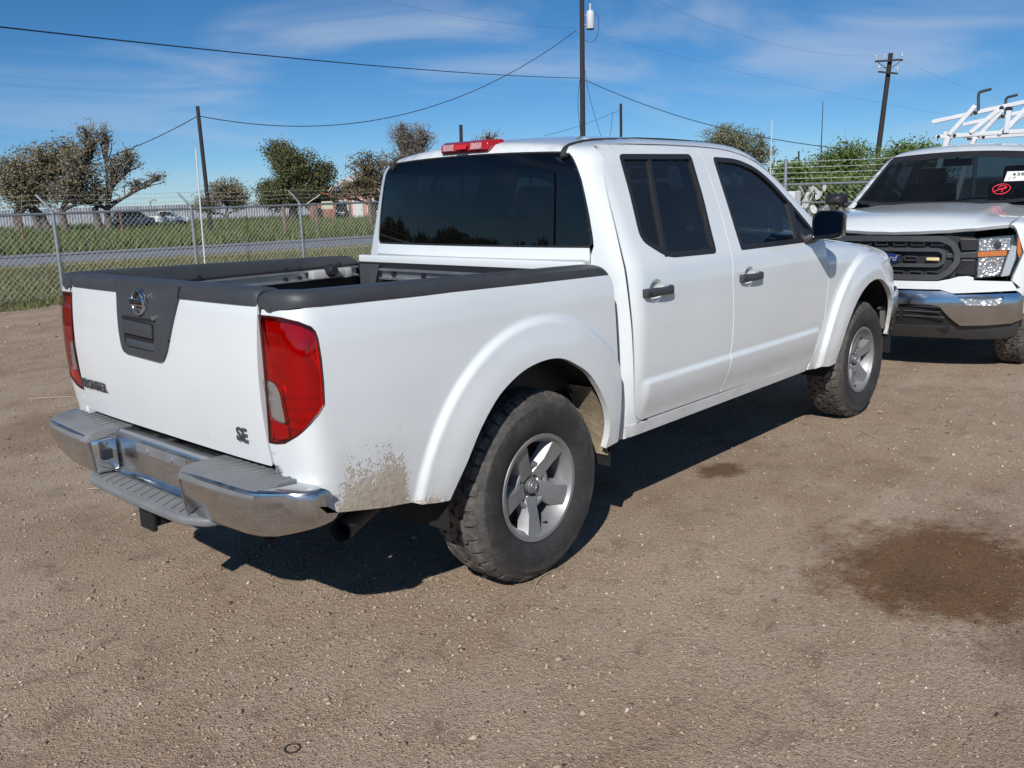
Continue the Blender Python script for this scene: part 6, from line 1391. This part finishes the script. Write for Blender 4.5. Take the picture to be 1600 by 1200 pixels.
    for xc in (0., -3.5):
        v = []; f = []; n = 16
        for i in range(n+1): a = R(-5+190*i/n); v += [(xc+.49*math.cos(a), .90, .40+.49*math.sin(a)), (xc+.49*math.cos(a), .55, .40+.49*math.sin(a))]
        for i in range(n): f.append((2*i, 2*i+2, 2*i+3, 2*i+1))
        both_(MB().add(v, f).build('wheel_arch_liner', M_BLACK, K, smooth=50))
    # red grease pencil mark on the glass
    nrm = Vector((.46, 0, .62)).normalized(); up = Vector((-.62, 0, .46)).normalized(); mk_ = simple('grease_red', (.80, .035, .06), .6)
    def onscr(y, s_): 
        p = Vector((-.62, 0, 1.28))+up*s_; x = -.575-.06*(y/.75)**2-(p.z-1.28)*.62/.46; return Vector((x, y, p.z))+nrm*.006
    q = MB(); c0, c1 = .468, .193
    q.tube([tuple(onscr(c0+.068*math.cos(t)*(1+.04*math.sin(3*t)), c1+.072*math.sin(t))) for t in np.linspace(0, 2*math.pi, 33)[:-1]], .0042, 5, closed=True)
    for st in (((-.028, .034), (.0, .046), (.030, .036), (.036, .018), (.018, .004), (-.006, .006)), ((-.030, .012), (-.004, -.002), (.026, .018), (.032, .030)), ((.008, .0), (.014, -.028), (.006, -.045)), ((.0, -.004), (-.024, -.012), (-.046, -.030), (-.052, -.040))):
        q.tube(catmull([tuple(onscr(c0+a, c1+b)) for a, b in st], 5), .0042, 5)
    q.build('red_mark', mk_, wsn)
    # wheels
    w1 = make_wheel('wheel', K, R0=.385, W=.25, rim_r=.215, rot=10)
    w1.location = (0, -.80, .382)
    for loc, rz in (((0, .80, .382), math.pi), ((-3.5, -.80, .382), 0), ((-3.5, .80, .382), math.pi)):
        q = copy_tree(w1, K); q.location = loc; q.rotation_euler = (0, 0, rz)
    # paper card behind the glass: a thing of its own
    card = empty('paper_card', tuple(ford.matrix_basis @ onscr(.60, .40)), 0, label='white paper card with a handwritten number in the work truck windscreen', cat='card')
    Mw = ford.matrix_basis
    pts = [Mw @ onscr(y, s_) for y, s_ in ((.468, .302), (.735, .308), (.735, .442), (.470, .446))]; loc = card.location
    bpy.context.view_layer.update()
    q = MB(); q.prism([tuple(p-loc) for p in pts], tuple((Mw.to_3x3() @ nrm)*.001)); q.build('sheet', simple('paper_white', (.80, .80, .78), .8), card)
    xa = (pts[1]-pts[0]).normalized(); ya = (pts[3]-pts[0]).normalized(); ctr = (pts[0]+pts[1]+pts[2]+pts[3])/4-loc; nn = xa.cross(ya)
    text_mesh('number_line', '4387', .060, .001, simple('ink', (.02, .02, .03), .6), card, frame(ctr+ya*.022-xa*.02+nn*.003, xa, ya), .001, spacing=1.15)
    text_mesh('initial_line', '17', .050, .001, MATS['ink'], card, frame(ctr-ya*.034-xa*.085+nn*.003, xa, ya), .0, shear=.3, spacing=1.4)
build_work_truck()

# ---- ladder rack on the work truck's bed: rests on it, so a thing of its own
def ladder_rack():
    root = empty('ladder_rack', tuple(ford.matrix_basis @ Vector((-3.2, 0, 1.235))), R(184.045), label='white tubular drop down ladder rack over the bed of the work truck', cat='rack'); mw = simple('rack_white', (.74, .75, .76), .4, var=.06); bk = M_BLACKP
    def bar(name, a, b, wd=.05, hh=.045, mat=mw, par=None, x=0.0, x2=None):
        A, B = Vector((x, a[0], a[1]-1.235)), Vector((x if x2 is None else x2, b[0], b[1]-1.235)); d = (B-A); L = d.length; z = d.normalized(); y = Vector((1, 0, 0)); y = (y-z*y.dot(z)).normalized(); xx = y.cross(z)
        rot = Matrix((xx, y, z)).transposed(); q = MB(); q.box((A+B)/2, (hh, wd, L), rot); return q.build(name, mat, par or root, bevel=.006)
    for x0, k in ((0, 0), (-1.35, 1)):
        dy, dz = (-.02, .0) if k == 0 else (.02, .02)
        lb = bar('cross_bar', (-.665+dy, 1.985+dz), (.70, 2.0+dz), x=x0); tb = bar('drop_arm', (-.722+dy, 2.158+dz), (.22+dy, 2.305+dz), x=x0-.03); bar('arm_extension', (.20+dy, 2.300+dz), (.62+dy, 2.362+dz), .04, .035, x=x0-.03)
        bar('swing_link', (-.516+dy, 2.0+dz), (-.265+dy, 2.30+dz), .03, .05, x=x0+.03); bar('swing_link', (-.296+dy, 2.01+dz), (-.02+dy, 2.24+dz), .03, .05, x=x0+.03); bar('swing_link', (.05+dy, 2.0+dz), (.30+dy, 2.30+dz), .03, .05, x=x0+.03)
        p_ = bar('stop_post', (.075+dy, 1.98+dz), (.085+dy, 2.225+dz), .05, .05, x=x0+.06); bar('post_cap', (.085+dy, 2.220+dz), (.0855+dy, 2.26+dz), .06, .06, bk, p_, x=x0+.06)
        for y, z in ((-.63, 1.987), (-.46, 1.988), (-.26, 2.225), (.0, 2.26)):
            q = MB(); q.lathe([(0, .035), (.016, .033), (.020, .025), (.020, 0)], 10, 'x', (x0, y+dy, z+dz-1.235)); q.build('pivot_bolt', bk, root, smooth=40)
        q = MB(); q.tube(catmull([(x0, -.235+dy, 2.255+dz-1.235), (x0, -.245+dy, 2.40+dz-1.235), (x0, -.235+dy, 2.442+dz-1.235), (x0, -.20+dy, 2.455+dz-1.235), (x0, -.12+dy, 2.468+dz-1.235)], 4), .016, 8); q.build('ladder_hook', M_BADGE, root, smooth=50)
        for y in (-.55, .55): bar('leg', (y*1.3, 1.235), (y, 1.98+dz), .06, .06, x=x0)
    for y in (-.70, .70): bar('side_rail', (y, 1.25), (y, 1.25), x=0, x2=-1.35) if False else None
    for y in (-.58, .58):
        q = MB(); q.box((-.675, y, 1.985-1.235+.035), (1.40, .045, .04)); q.build('side_rail', mw, root, bevel=.006)
ladder_rack()
